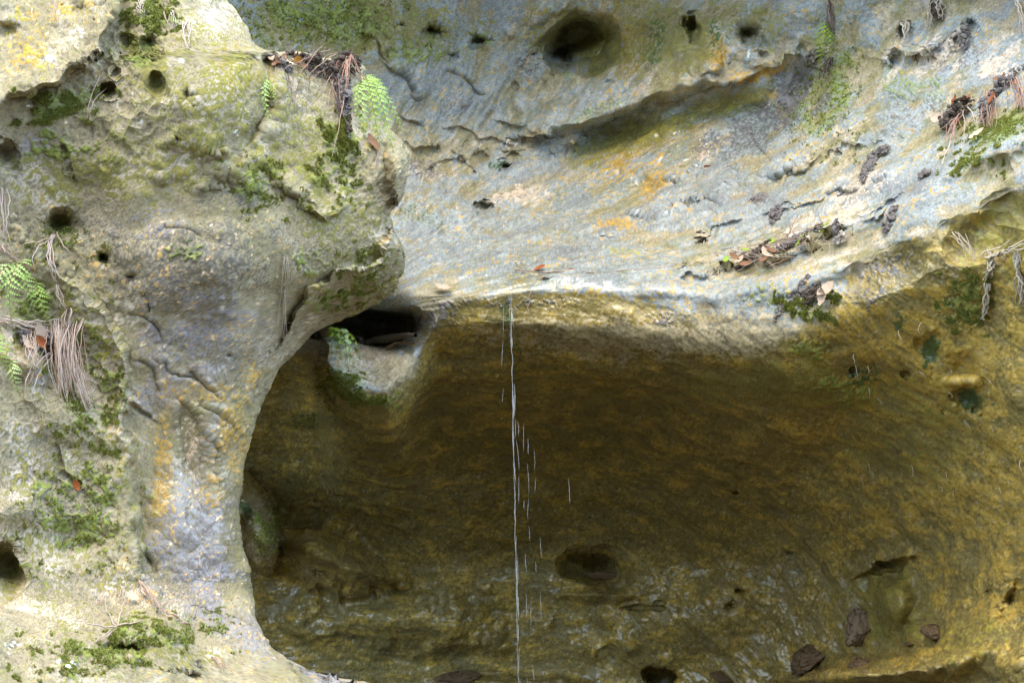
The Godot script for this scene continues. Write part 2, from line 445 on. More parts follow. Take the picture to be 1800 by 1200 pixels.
func shape_buttress(p: Patch):
	var d := p.dep
	# bulging boulder over the ledge, slab that juts out at the upper left
	p.blob(d, 350, 150, 230, 210, -.12, 0, 0)
	p.stroke(d, PackedVector2Array([Vector2(-80, 230), Vector2(20, 182), Vector2(62, 158), Vector2(110, 145), Vector2(140, 126), Vector2(166, 118), Vector2(182, 80), Vector2(205, 20), Vector2(215, -60)]), .16, 9, 210, 10)
	p.stroke(d, PackedVector2Array([Vector2(462, 205), Vector2(440, 238), Vector2(428, 262), Vector2(400, 262)]), .07, 8, 60, 6)
	p.stroke(d, PackedVector2Array([Vector2(470, 95), Vector2(466, 150), Vector2(466, 200), Vector2(440, 240)]), .10, 12)
	p.stroke(d, PackedVector2Array([Vector2(390, 335), Vector2(430, 340), Vector2(480, 325), Vector2(520, 345)]), .06, 7, 70, 8)
	p.stroke(d, PackedVector2Array([Vector2(545, 375), Vector2(575, 388), Vector2(600, 372)]), .05, 5, 50, 6)
	# nose and cleft on the shoulder
	p.stroke(d, PackedVector2Array([Vector2(676, 262), Vector2(678, 300), Vector2(684, 340)]), .04, 9)
	p.blob(d, 698, 300, 30, 66, -.10, 0, 5)
	p.stroke(d, PackedVector2Array([Vector2(690, 365), Vector2(684, 420), Vector2(640, 462), Vector2(590, 478), Vector2(545, 508), Vector2(515, 560)]), .11, 7, 110, 10)
	# left slope in front of the pillar
	p.stroke(d, PackedVector2Array([Vector2(300, 1075), Vector2(262, 1010), Vector2(238, 940), Vector2(232, 820), Vector2(240, 700), Vector2(226, 610), Vector2(190, 545), Vector2(120, 470), Vector2(60, 420)]), .14, 16, 160, 12)
	p.stroke(d, PackedVector2Array([Vector2(500, 1172), Vector2(420, 1128), Vector2(330, 1088), Vector2(240, 1050), Vector2(120, 1072), Vector2(-60, 1080)]), -.0, 14, 120, 10)
	# pits
	for h in [[225, 76, 17, 20, .10, 0], [262, 80, 21, 24, .12, 0], [277, 152, 15, 32, .12, -14], [186, 157, 15, 13, .12, 0], [201, 128, 8, 9, .05, 0], [330, 172, 14, 17, .05, 0], [108, 398, 34, 26, .20, 10], [181, 455, 17, 17, .14, 0],
			[232, 487, 14, 10, .06, 0], [10, 275, 20, 26, .14, 0], [12, 1005, 26, 54, .30, -8], [10, 60, 26, 30, .08, 0], [140, 25, 26, 24, .05, 0], [166, 35, 5, 4, .03, 0], [228, 1142, 60, 16, .10, 0], [330, 1190, 26, 14, .08, 0],
			[312, 245, 8, 6, .04, 0], [275, 5, 26, 26, .08, 0], [400, 625, 6, 5, .03, 0], [258, 985, 12, 24, .09, -30]]:
		p.blob(d, h[0], h[1], h[2] * 1.15, h[3] * 1.15, h[4] * .38, .2, h[5], .35); p.blob(d, h[0] - h[2] * .1, h[1] - h[3] * .25, h[2] * .8, h[3] * .65, h[4] * .34, .25, h[5], .3)
	# cracks and flaked plates on the wet pillar
	for s in [[[222, 706], [240, 718], [262, 734]], [[312, 697], [335, 716], [352, 730], [345, 745]], [[350, 715], [375, 722], [400, 742]], [[350, 735], [358, 760], [375, 790], [380, 850]], [[245, 630], [262, 645], [275, 665]], [[412, 1110], [430, 1108], [442, 1100]],
			[[335, 1065], [360, 1072]], [[415, 1075], [432, 1095]], [[230, 545], [255, 560], [280, 582]], [[255, 520], [262, 545]], [[290, 405], [320, 402], [348, 415]], [[100, 790], [112, 832], [140, 860]], [[285, 640], [310, 660], [345, 668]],
			[[330, 655], [355, 672], [375, 690]], [[112, 258], [124, 300]]]:
		var v := PackedVector2Array()
		for q in s: v.append(Vector2(q[0], q[1]))
		p.stroke(d, v, .022, 2.8)
		p.stroke(d, v, .012, 6, 46, 6)
	p.blob(d, 335, 780, 28, 75, .025, .7, -8)
	p.blob(d, 300, 900, 60, 140, -.06, 0); p.blob(d, 110, 720, 110, 90, -.10, 0, 30); p.blob(d, 60, 640, 70, 40, -.12, .1, 20)
	p.blob(d, 40, 900, 90, 60, -.08, 0); p.blob(d, 130, 950, 80, 60, .06, 0); p.blob(d, 330, 480, 160, 120, -.08, 0)
	p.dep = d

# ------------------------------------------------------------------ relief and colour
func finish(p: Patch, is_cliff: bool):
	var n := p.nx * p.ny
	p.pos.resize(n); p.col.resize(n)
	for j in p.ny:
		for i in p.nx:
			var q := j * p.nx + i
			p.pos[q] = at(p.xs[q], p.ys[j], p.dep[q])
	p.normals()
	var base := p.pos.duplicate()
	for j in p.ny:
		for i in p.nx:
			var q := j * p.nx + i
			var v := base[q]
			var px := p.xs[q]
			var py := p.ys[j]
			var r := p.rough[q]
			var big := n_big.get_noise_3dv(v)
			var mid := n_mid.get_noise_3dv(v)
			var fine := n_fine.get_noise_3dv(v)
			var cell := n_cell.get_noise_3dv(v)
			var edge := n_edge.get_noise_3dv(v * 14.0)
			var worn := clampf(.55 + 1.5 * n_big.get_noise_3d(v.x * 1.4 + 31.0, v.y * 1.4, v.z * 1.4), .12, 1.25)
			if is_cliff and py < 620.0: worn *= .6
			r *= worn
			var h := big * .05 + mid * .014 * (.5 + .5 * worn) + fine * .0075 * r + edge * .0020 * r
			# ---- what the surface is made of
			var w := p.paint
			var tone := Vector3.ZERO
			var mix := fine * .75 + edge * .85
			var patch := mid * .7 + big * .6
			if is_cliff:
				h *= 0.8
				var hollow := w[WETBROWN][q]
				# streaked film along the flow, broken up by patches
				var fx := v.x + .95
				var fy := v.y - .10
				var along := sqrt(fx * fx + fy * fy)
				var across := atan2(fy, maxf(fx, .05)) * 1.9 + big * .08 + mid * .03
				var streak := n_mid.get_noise_3d(along * .30, across * 1.6, v.z * .5)
				var bands := n_fine.get_noise_3d(along * .16, across * 1.0, v.z * .3)
				var swell := n_mid.get_noise_3d(along * .09, across * .45, 7.0)
				h += (streak * .009 + bands * .006 + swell * .06) * (1.0 - hollow) * smoothstep(.3, .8, along)
				var ridges := n_mid.get_noise_3d(v.x * .8, v.y * 2.6, v.z * 1.2)
				var tilt := deg_to_rad(clampf((px - 850.0) / 700.0, 0.0, 1.0) * -34.0)
				var sx := v.x * cos(tilt) + v.y * sin(tilt)
				var sy := v.y * cos(tilt) - v.x * sin(tilt)
				var flecks := n_fine.get_noise_3d(sx * .30, sy * 1.3, v.z * .5)
				h -= (fine * .0075 + edge * .0020) * r * hollow * .75
				h += (ridges * .005 - absf(flecks) * .0055 + n_mid.get_noise_3d(sx * .14, sy * .55, v.z * .3 + 4.0) * .035) * hollow
				var grain0 := hash3(q + 99991) - .5
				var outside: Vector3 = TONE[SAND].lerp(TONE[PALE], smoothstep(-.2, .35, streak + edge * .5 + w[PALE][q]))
				var film := smoothstep(-.08, .10, bands * .6 + streak * .8 + patch * 1.2 + mix * .35 + w[FILM][q] + .16)
				outside = outside.lerp(TONE[FILM], film * .9)
				outside = outside.lerp(TONE[CRUST], smoothstep(.16, .34, patch * .5 + mix * .7 - streak * .5 + grain0 * .12) * .6)
				outside = outside.lerp(TONE[OLIVE], smoothstep(.08, .3, -patch * .6 + edge * .6 + bands * .4) * .6)
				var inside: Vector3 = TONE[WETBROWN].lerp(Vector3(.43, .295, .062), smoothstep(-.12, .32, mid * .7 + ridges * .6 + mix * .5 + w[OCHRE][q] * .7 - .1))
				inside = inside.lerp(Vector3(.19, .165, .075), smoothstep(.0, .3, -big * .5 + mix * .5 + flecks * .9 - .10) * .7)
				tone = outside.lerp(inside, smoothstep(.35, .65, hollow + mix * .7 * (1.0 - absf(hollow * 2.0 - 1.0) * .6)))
				if hollow < .5: tone = tone.lerp(TONE[OCHRE], smoothstep(.3, .55, w[OCHRE][q] + mix * .7 + streak * .5))
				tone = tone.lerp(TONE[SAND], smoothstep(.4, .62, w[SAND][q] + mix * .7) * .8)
				if hollow > .6 and hash3(q + 5000011) < .010: tone = tone.lerp(TONE[PALE], .6)  # sparse pale grains, painted in for the wet sparkle
			else:
				tone = TONE[SAND].lerp(TONE[PALE], smoothstep(-.15, .3, mid + mix * .6))
				tone = tone.lerp(TONE[OLIVE], smoothstep(-.2, .25, patch * .7 + mix * .9) * .7)
				var pocks := smoothstep(.05, .35, cell * .6 + mix * .7)
				h += -pocks * .005 * r
				tone = tone.lerp(TONE[CRUST], smoothstep(.24, .44, w[CRUST][q] * .75 + mix * .95 + mid * .3) * .68)
				tone = tone.lerp(Vector3(.265, .25, .262), smoothstep(.3, .5, w[FILM][q] + mix * .8 + mid * .4) * .8)
				tone = tone.lerp(TONE[OCHRE], smoothstep(.3, .6, w[OCHRE][q] + mix * .9 + mid * .4) * .85)
				tone = tone.lerp(TONE[PALE], smoothstep(.4, .6, w[PALE][q] + mix * .7) * .85)
			tone = tone.lerp(TONE[PINK], smoothstep(.0, .12, w[PINK][q]) * smoothstep(.38, .5, w[PINK][q] + mix * .5 + mid * .3))
			tone = tone.lerp(TONE[YELLOW], smoothstep(.0, .2, w[YELLOW][q]) * smoothstep(.33, .6, w[YELLOW][q] + mix + mid * .4) * .8)
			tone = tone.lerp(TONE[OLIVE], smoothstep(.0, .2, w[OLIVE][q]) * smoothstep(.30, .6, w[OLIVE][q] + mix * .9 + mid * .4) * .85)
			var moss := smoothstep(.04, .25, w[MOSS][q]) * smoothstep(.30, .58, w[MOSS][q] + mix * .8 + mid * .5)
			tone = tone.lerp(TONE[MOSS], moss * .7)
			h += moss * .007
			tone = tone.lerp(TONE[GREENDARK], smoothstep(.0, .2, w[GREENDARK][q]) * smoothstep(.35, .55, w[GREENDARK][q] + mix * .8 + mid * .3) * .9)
			if is_cliff:
				var crust := smoothstep(.05, .25, w[CRUST][q]) * smoothstep(.34, .52, w[CRUST][q] + mix * .8 + mid * .3)
				tone = tone.lerp(TONE[CRUST], crust * .85)
				h += crust * .006
			var spots := 0.0 if w[LICHEN][q] < .15 else smoothstep(.45, .6, w[LICHEN][q] + edge * .7)
			tone = tone.lerp(TONE[LICHEN], spots)
			var grain := hash3(q)
			tone *= (1.0 + edge * .42 + cell * .08 + mid * .25 + fine * .35) * (.80 + .40 * grain)
			if not is_cliff and grain < .10 * (.4 + w[CRUST][q] * 2.0): tone = tone.lerp(TONE[CRUST], .6)
			h += (grain - .5) * .0016
			p.col[q] = Color(clampf(tone.x, .01, .85), clampf(tone.y, .01, .85), clampf(tone.z, .008, .85))
			p.pos[q] = v + p.nor[q] * h
			p.wet[q] = p.wet[q] + mid * .3
	p.normals()

func hash3(k: int) -> float:
	var v := (k * 747796405 + 2891336453) & 0xffffffff
	v = (((v >> ((v >> 28) + 4)) ^ v) * 277803737) & 0xffffffff
	return ((v >> 22) ^ v) / 4294967295.0

func dab(p: Patch, k: int, list: Array):      # [column, row, rx, ry, amount, turn]
	var a := p.paint[k]
	for e in list: p.blob(a, e[0], e[1], e[2], e[3], e[4], 0.25, e[5] if e.size() > 5 else 0.0, .3)
	p.paint[k] = a

func colour_cliff(p: Patch):
	# the wet brown hollow begins under the lip
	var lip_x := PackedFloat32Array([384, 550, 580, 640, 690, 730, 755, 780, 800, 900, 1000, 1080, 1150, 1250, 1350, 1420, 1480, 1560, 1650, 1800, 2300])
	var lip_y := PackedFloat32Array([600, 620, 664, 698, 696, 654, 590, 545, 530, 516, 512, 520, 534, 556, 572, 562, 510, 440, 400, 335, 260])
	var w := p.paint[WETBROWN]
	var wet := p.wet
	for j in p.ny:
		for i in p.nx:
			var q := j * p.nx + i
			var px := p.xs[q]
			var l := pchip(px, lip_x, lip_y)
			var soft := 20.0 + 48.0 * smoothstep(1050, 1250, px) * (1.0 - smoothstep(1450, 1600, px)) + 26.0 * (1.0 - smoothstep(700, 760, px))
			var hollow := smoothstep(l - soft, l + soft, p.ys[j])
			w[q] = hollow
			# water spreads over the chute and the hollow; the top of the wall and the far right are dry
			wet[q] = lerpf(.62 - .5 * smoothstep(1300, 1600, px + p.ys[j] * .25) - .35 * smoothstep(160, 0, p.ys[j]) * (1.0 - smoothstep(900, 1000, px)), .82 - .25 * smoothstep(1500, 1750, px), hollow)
	p.paint[WETBROWN] = w
	p.blob(wet, 960, 480, 240, 60, .4); p.blob(wet, 1150, 250, 260, 130, .25, 0, -25); p.blob(wet, 1000, 380, 260, 90, .2, 0, -15); p.blob(wet, 650, 640, 90, 50, -.7)
	p.wet = wet
	dab(p, OCHRE, [[1090, 60, 140, 90, .5], [1130, 250, 190, 34, .5, -20], [1300, 180, 140, 20, .6, -12], [1260, 90, 30, 70, .75], [1330, 130, 120, 20, .55, -12], [1100, 300, 120, 30, .2, -20], [1780, 900, 90, 220, .9], [1650, 640, 190, 190, .85], [1500, 570, 110, 70, .75], [1720, 480, 120, 100, .6], [1600, 900, 160, 160, .4], [860, 590, 130, 40, .7], [1080, 580, 150, 40, .6], [1090, 400, 50, 14, .6], [1150, 320, 30, 60, .4, 20], [960, 640, 120, 30, .4], [1500, 700, 120, 60, .3]])
	dab(p, SAND, [[1000, 585, 310, 50, .62], [1290, 585, 190, 60, .85, -6], [1100, 600, 200, 40, .35], [1620, 480, 120, 60, .3], [920, 335, 60, 22, .5], [690, 650, 60, 30, .9], [450, 930, 44, 90, 1.4], [1420, 530, 60, 30, .5]])  # lip band and nose behind the buttress lightened to stand in for light
	dab(p, PALE, [[1760, 1090, 60, 80, .4], [640, 650, 70, 36, .8], [930, 340, 50, 22, .7, -10], [1500, 340, 120, 50, .6, -25], [1650, 110, 120, 60, .6], [1400, 400, 180, 30, .35, -20], [1450, 480, 120, 24, .4, -20], [720, 300, 40, 20, .5], [1620, 70, 40, 30, .6], [1770, 100, 60, 40, .7], [640, 660, 80, 24, .6]])  # pale rock; first dab also paints a highlight, shelf dabs a lit brightness
	dab(p, PINK, [[910, 340, 60, 22, .5, -12], [755, 310, 18, 12, .5], [1350, 195, 10, 34, .6, 18], [1240, 280, 16, 30, .5, 40], [1310, 215, 8, 14, .5], [800, 180, 14, 22, .4], [1530, 330, 60, 24, .35, -25], [1740, 120, 60, 24, .4], [1255, 90, 12, 40, .4]])
	dab(p, FILM, [[655, 645, 100, 56, -.9], [1520, 315, 110, 50, -.55, -25], [1430, 385, 130, 26, -.5, -20], [925, 340, 66, 28, -.7, -10], [1310, 296, 90, 16, -.5, -30], [1400, 470, 120, 20, -.4, -20], [740, 300, 60, 30, -.3], [1690, 100, 120, 60, -.35], [1170, 275, 90, 26, .6, -20], [960, 170, 200, 90, .25], [870, 410, 240, 60, .2], [1330, 230, 90, 70, .7, -35], [1400, 360, 200, 60, .2, -20], [1560, 200, 160, 60, .3], [960, 480, 270, 46, .7], [1180, 440, 200, 50, .25, -12], [1080, 330, 160, 60, .25, -20], [1600, 300, 90, 60, .35], [1240, 520, 130, 30, .15, -6]])
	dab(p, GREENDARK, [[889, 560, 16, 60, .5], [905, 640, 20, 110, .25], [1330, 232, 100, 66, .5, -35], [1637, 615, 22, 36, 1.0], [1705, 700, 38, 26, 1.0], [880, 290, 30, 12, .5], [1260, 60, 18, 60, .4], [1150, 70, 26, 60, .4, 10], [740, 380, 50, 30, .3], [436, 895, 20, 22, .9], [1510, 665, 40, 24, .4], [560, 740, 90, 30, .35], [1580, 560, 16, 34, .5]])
	dab(p, MOSS, [[560, 40, 180, 60, .5], [720, 90, 90, 40, .3], [845, 68, 26, 18, .5], [600, 675, 40, 26, .9], [640, 705, 70, 16, .5], [1750, 225, 80, 40, .9, -20], [1700, 280, 60, 20, .5, -40], [1450, 180, 70, 110, .45, 25], [1600, 150, 110, 50, .3], [1420, 540, 60, 30, .5], [1700, 530, 60, 60, .5], [1480, 680, 90, 40, .35], [1350, 520, 60, 30, .4], [1040, 200, 120, 20, .4, -25], [470, 930, 26, 40, .5], [990, 128, 20, 8, .7], [1430, 610, 80, 24, .4]])
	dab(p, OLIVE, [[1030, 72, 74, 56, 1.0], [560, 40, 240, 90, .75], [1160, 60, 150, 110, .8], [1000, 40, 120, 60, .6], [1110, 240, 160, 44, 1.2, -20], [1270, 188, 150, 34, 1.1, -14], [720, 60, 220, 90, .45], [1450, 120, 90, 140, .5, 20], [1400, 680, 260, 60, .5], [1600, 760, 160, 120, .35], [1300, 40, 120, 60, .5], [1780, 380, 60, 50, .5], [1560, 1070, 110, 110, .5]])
	dab(p, YELLOW, [[1180, 60, 110, 80, .42], [1750, 440, 90, 60, .45], [1760, 215, 70, 26, .45, -20], [1100, 440, 60, 12, .4], [1620, 760, 160, 140, .2], [1560, 1060, 90, 90, .25], [1700, 1120, 120, 60, .25]])
	dab(p, CRUST, [[1330, 235, 110, 66, .42, -35], [1400, 150, 36, 100, .5, 25], [740, 300, 60, 30, .35], [930, 110, 40, 50, .25], [1560, 470, 80, 40, .35, -25], [1520, 520, 40, 30, .4], [1395, 145, 40, 100, .62, 25], [1450, 180, 16, 40, .5, 30], [900, 532, 180, 16, .28], [760, 560, 60, 40, .35], [1180, 560, 60, 20, .35], [1340, 350, 26, 20, .5], [1250, 255, 80, 40, .3, -30], [800, 200, 60, 50, .2], [1620, 190, 140, 60, .2], [690, 560, 60, 30, .3], [1680, 90, 110, 70, .22]])
	dab(p, LICHEN, [[1316, 96, 4, 12, 1.2]])

func colour_buttress(p: Patch):
	dab(p, CRUST, [[330, 480, 180, 150, .66], [380, 620, 120, 90, .62], [340, 1000, 90, 110, .35], [400, 330, 120, 60, .3], [170, 380, 120, 60, .4], [90, 850, 130, 170, .6], [200, 1150, 220, 60, .4], [520, 190, 60, 90, .45], [560, 420, 110, 60, .3], [330, 1040, 120, 80, .35], [470, 340, 70, 50, .35], [190, 620, 60, 60, .4], [150, 1020, 120, 50, .5]])
	dab(p, FILM, [[330, 640, 130, 110, .35], [350, 900, 90, 220, .4], [70, 260, 90, 60, .5], [270, 380, 110, 60, .35], [360, 560, 150, 90, .4], [270, 700, 50, 60, .5], [330, 980, 100, 150, .45], [40, 780, 90, 60, .35], [420, 1110, 90, 50, .6, 25], [560, 1180, 90, 30, .8, 20], [80, 660, 70, 30, .5], [260, 600, 50, 60, .3]])  # grey film; on the wet pillar it also stands in for sheen
	dab(p, OCHRE, [[40, 90, 60, 70, .40], [110, 20, 80, 40, .25], [410, 120, 90, 100, .5], [286, 800, 22, 150, .42], [405, 760, 30, 130, .5], [370, 860, 26, 60, .4], [440, 660, 30, 50, .4], [440, 280, 50, 30, .35], [350, 690, 80, 30, .35], [280, 880, 40, 60, .3], [420, 220, 30, 20, .3]])
	dab(p, PALE, [[380, 30, 60, 40, .6], [330, 780, 24, 70, .55], [250, 230, 110, 60, .3], [120, 830, 24, 40, .6, -20], [220, 560, 50, 26, .5, 30], [90, 980, 20, 18, .8], [80, 1060, 90, 16, .5], [40, 860, 26, 20, .5], [250, 330, 80, 30, .2], [140, 970, 10, 10, .8], [600, 470, 60, 60, .1]])  # first dab paints the top light on the boulder into the colour
	dab(p, PINK, [[335, 780, 22, 70, .45], [110, 70, 80, 60, .2]])
	dab(p, MOSS, [[110, 185, 100, 34, .7, -16], [120, 250, 120, 50, .3], [235, 90, 60, 40, .4], [460, 330, 90, 60, .24], [600, 280, 60, 90, .28], [650, 480, 60, 60, .36], [590, 530, 50, 20, .4, -30], [590, 240, 40, 40, .36], [110, 630, 100, 60, .3], [140, 900, 120, 110, .45], [60, 1000, 60, 40, .3], [300, 1110, 120, 40, .4], [150, 1150, 140, 60, .4], [100, 420, 60, 40, .4], [150, 720, 60, 80, .4, -20], [60, 540, 60, 60, .4], [270, 30, 60, 40, .5], [330, 440, 60, 30, .3], [540, 460, 60, 40, .3], [200, 680, 30, 90, .4]])
	dab(p, YELLOW, [[410, 130, 80, 80, .34], [80, 110, 60, 60, .15], [500, 300, 90, 40, .35], [190, 610, 40, 40, .4], [150, 870, 90, 80, .3], [30, 60, 40, 60, .2], [130, 25, 60, 30, .15], [600, 330, 60, 90, .3], [240, 1080, 100, 30, .3], [640, 220, 30, 60, .3]])
	dab(p, OLIVE, [[350, 140, 240, 180, .40], [230, 300, 260, 120, .34], [110, 880, 180, 280, .36], [200, 1130, 240, 90, .36], [90, 560, 140, 120, .3], [600, 400, 110, 110, .5], [480, 280, 120, 60, .4], [120, 300, 120, 80, .35], [270, 130, 40, 60, .7], [240, 80, 40, 30, .8], [108, 398, 34, 26, .9], [181, 455, 17, 17, .9], [560, 250, 90, 120, .45], [12, 1005, 26, 54, .7], [230, 1142, 60, 18, .6], [560, 530, 60, 40, .5], [330, 1150, 90, 30, .4], [186, 157, 14, 13, .8]])
	dab(p, LICHEN, [[90, 105, 14, 8, .7], [318, 108, 8, 8, .7], [242, 218, 10, 10, .6], [300, 124, 5, 5, .7], [415, 234, 10, 8, .6], [350, 276, 8, 5, .6], [20, 1128, 26, 10, .6], [125, 1168, 16, 12, .65], [10, 1150, 14, 8, .5], [102, 1161, 8, 6, .6], [140, 55, 20, 14, .35], [225, 162, 5, 5, .6], [294, 175, 4, 4, .6], [60, 180, 30, 14, .3, -30]])
	var wet := p.wet
	p.blob(wet, 330, 820, 130, 330, .95, .3); p.blob(wet, 390, 620, 110, 130, .45, .1); p.blob(wet, 470, 600, 60, 70, .4); p.blob(wet, 460, 1120, 120, 50, .4); p.blob(wet, 300, 470, 140, 90, .25)
	p.wet = wet
	var rough := p.rough
	p.blob(rough, 330, 850, 110, 330, -.35)
	p.rough = rough

# ------------------------------------------------------------------ materials
func noise_texture(freq: float, octaves: int, low: float, high: float, seed_: int, kind := FastNoiseLite.TYPE_SIMPLEX_SMOOTH, size := 512) -> NoiseTexture2D:
	var n := FastNoiseLite.new()
	n.seed = seed_; n.frequency = freq; n.fractal_octaves = octaves; n.noise_type = kind
	var t := NoiseTexture2D.new()
	t.width = size; t.height = size; t.seamless = true; t.noise = n
	var g := Gradient.new()
	g.set_color(0, Color(low, low, low)); g.set_color(1, Color(high, high, high))
	t.color_ramp = g
	return t

func rock_material(rough: float, spec: float, tag_: String) -> StandardMaterial3D:
	var m := StandardMaterial3D.new()
	m.resource_name = tag_
	m.vertex_color_use_as_albedo = true
	m.roughness = rough
	m.metallic_specular = spec
	return m

func plain(c: Vector3, rough: float, spec := .4) -> StandardMaterial3D:
	var m := StandardMaterial3D.new()
	m.albedo_color = Color(c.x, c.y, c.z).linear_to_srgb()
	m.roughness = rough; m.metallic_specular = spec
	return m

const STEP := 1.8

func numbered(called: String) -> String:
	var k: int = used.get(called, 0)
	used[called] = k + 1
	return called if k == 0 else "%s_%03d" % [called, k]

func tag(o: Node, label: String, category: String, group := "") -> Node:
	o.set_meta("label", label); o.set_meta("category", category)
	if group: o.set_meta("group", group)
	return o

func structure(called: String, m: Mesh, mat: Material = null) -> MeshInstance3D:
	var o := MeshInstance3D.new()
	o.name = numbered(called); o.mesh = m
	if mat: o.material_override = mat
	o.set_meta("kind", "structure")
	add_child(o)
	return o

func _ready():
	# ---- camera, sky, light
	var cam := Camera3D.new()
	cam.name = "camera"
	cam.fov = rad_to_deg(2.0 * atan(600.0 / FOCAL)); cam.near = .1; cam.far = 200
	add_child(cam)
	var env := Environment.new()
	env.background_mode = Environment.BG_SKY
	var sky := Sky.new()
	var sm := ProceduralSkyMaterial.new()
	sm.sky_top_color = Color(.72, .85, 1.0); sm.sky_horizon_color = Color(.86, .93, 1.0); sm.sky_curve = .3
	sm.ground_bottom_color = Color(.12, .10, .07); sm.ground_horizon_color = Color(.2, .18, .14)
	sm.sun_angle_max = 0
	sky.sky_material = sm
	env.sky = sky
	env.tonemap_mode = Environment.TONE_MAPPER_LINEAR
	env.tonemap_exposure = 6.1
	env.sdfgi_enabled = true; env.ssao_enabled = true; env.ssil_enabled = true
	var we := WorldEnvironment.new()
	we.environment = env
	add_child(we)
	var sun := DirectionalLight3D.new()
	sun.light_energy = .24; sun.light_angular_distance = 40; sun.light_color = Color(1, .97, .93)
	sun.shadow_enabled = true
	sun.rotation_degrees = Vector3(-68, -18, 0)
	add_child(sun)

	# ---- noises and shared textures
	rng.seed = 4242
	n_big.seed = 11; n_big.frequency = 1.1; n_big.fractal_octaves = 3
	n_mid.seed = 12; n_mid.frequency = 5.0; n_mid.fractal_octaves = 4
	n_fine.seed = 13; n_fine.frequency = 22.0; n_fine.fractal_octaves = 3
	n_cell.seed = 14; n_cell.noise_type = FastNoiseLite.TYPE_CELLULAR; n_cell.frequency = 30.0; n_cell.fractal_type = FastNoiseLite.FRACTAL_NONE
	n_edge.seed = 15; n_edge.frequency = 3.0; n_edge.fractal_octaves = 2

	# ---- the rock
	var mats := [rock_material(.9, .3, "dry_rock"), rock_material(.5, .5, "damp_rock"), rock_material(.2, .5, "wet_rock")]
	var t0 := Time.get_ticks_msec()
	var other := Thread.new()
	other.start(func():
		buttress = build_buttress(); colour_buttress(buttress); finish(buttress, false))
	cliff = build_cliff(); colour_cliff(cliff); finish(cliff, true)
	other.wait_to_finish()
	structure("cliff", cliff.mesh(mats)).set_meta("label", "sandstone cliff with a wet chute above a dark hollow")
	structure("rock_buttress", buttress.mesh(mats)).set_meta("label", "mossy sandstone buttress with a plant-topped shoulder beside the hollow")
	print("rock ", Time.get_ticks_msec() - t0)
	# ---- ground, and an unseen far side of the gorge added to darken the hollow
	build_gorge()
	# ---- everything that grows, lies and falls
	build_props()
	print("all ", Time.get_ticks_msec() - t0)

func sheet(w: int, h: int, f: Callable) -> ArrayMesh:
	var st := SurfaceTool.new()
	st.begin(Mesh.PRIMITIVE_TRIANGLES)
	st.set_smooth_group(0)
	for j in h + 1:
		for i in w + 1:
			st.add_vertex(f.call(i / float(w), j / float(h)))
	for j in h:
		for i in w:
			var a := j * (w + 1) + i
			for k in [a, a + 1, a + w + 1, a + 1, a + w + 2, a + w + 1]: st.add_index(k)
	st.generate_normals()
	return st.commit()

func build_gorge():
	var litter := StandardMaterial3D.new()
	litter.albedo_texture = noise_texture(.05, 5, .5, 1.0, 51)
	litter.albedo_color = Color(.10, .07, .036).linear_to_srgb()
	litter.uv1_triplanar = true; litter.uv1_world_triplanar = true; litter.roughness = .95
	structure("ground", sheet(80, 60, func(u, v): 
		var q := Vector3(lerpf(-14, 14, u), 0, lerpf(-12, 6, v))
		return Vector3(q.x, GROUND_Y + .12 * n_big.get_noise_3dv(q), q.z)), litter)
	var bank := litter.duplicate()  # added slope behind the camera, tall and dark to keep light from the hollow
	bank.albedo_color = Color(.065, .065, .03).linear_to_srgb()
	structure("shading_hill", sheet(80, 40, func(u, v):
		var q := Vector3(lerpf(-14, 14, u), GROUND_Y - .2 + 10.0 * v, 0)
		q.z = 4.5 + 5.5 * v + .6 * n_big.get_noise_3dv(q)
		return q), bank)

# ------------------------------------------------------------------ small things
func thing(called: String, label: String, category: String, where: Vector3, group := "") -> Node3D:
	var o := Node3D.new()
	o.name = numbered(called); add_child(o); o.position = where
	tag(o, label, category, group)
	return o

func part(called: String, m: Mesh, mat: Material, parent: Node) -> MeshInstance3D:
	var o := MeshInstance3D.new()
	o.name = called; o.mesh = m; o.material_override = mat
	parent.add_child(o, true)
	return o

func single(called: String, m: Mesh, mat: Material, where: Vector3, label: String, category: String, group := "") -> MeshInstance3D:
	var o := MeshInstance3D.new()
	o.name = numbered(called); o.mesh = m; o.material_override = mat
	add_child(o); o.position = where
	tag(o, label, category, group)
	return o

# a point in front of the rock seen at that pixel
func over(p: Patch, px: float, py: float, off: float) -> Vector3:
	return at(px, py, -p.spot(px, py).z - off)

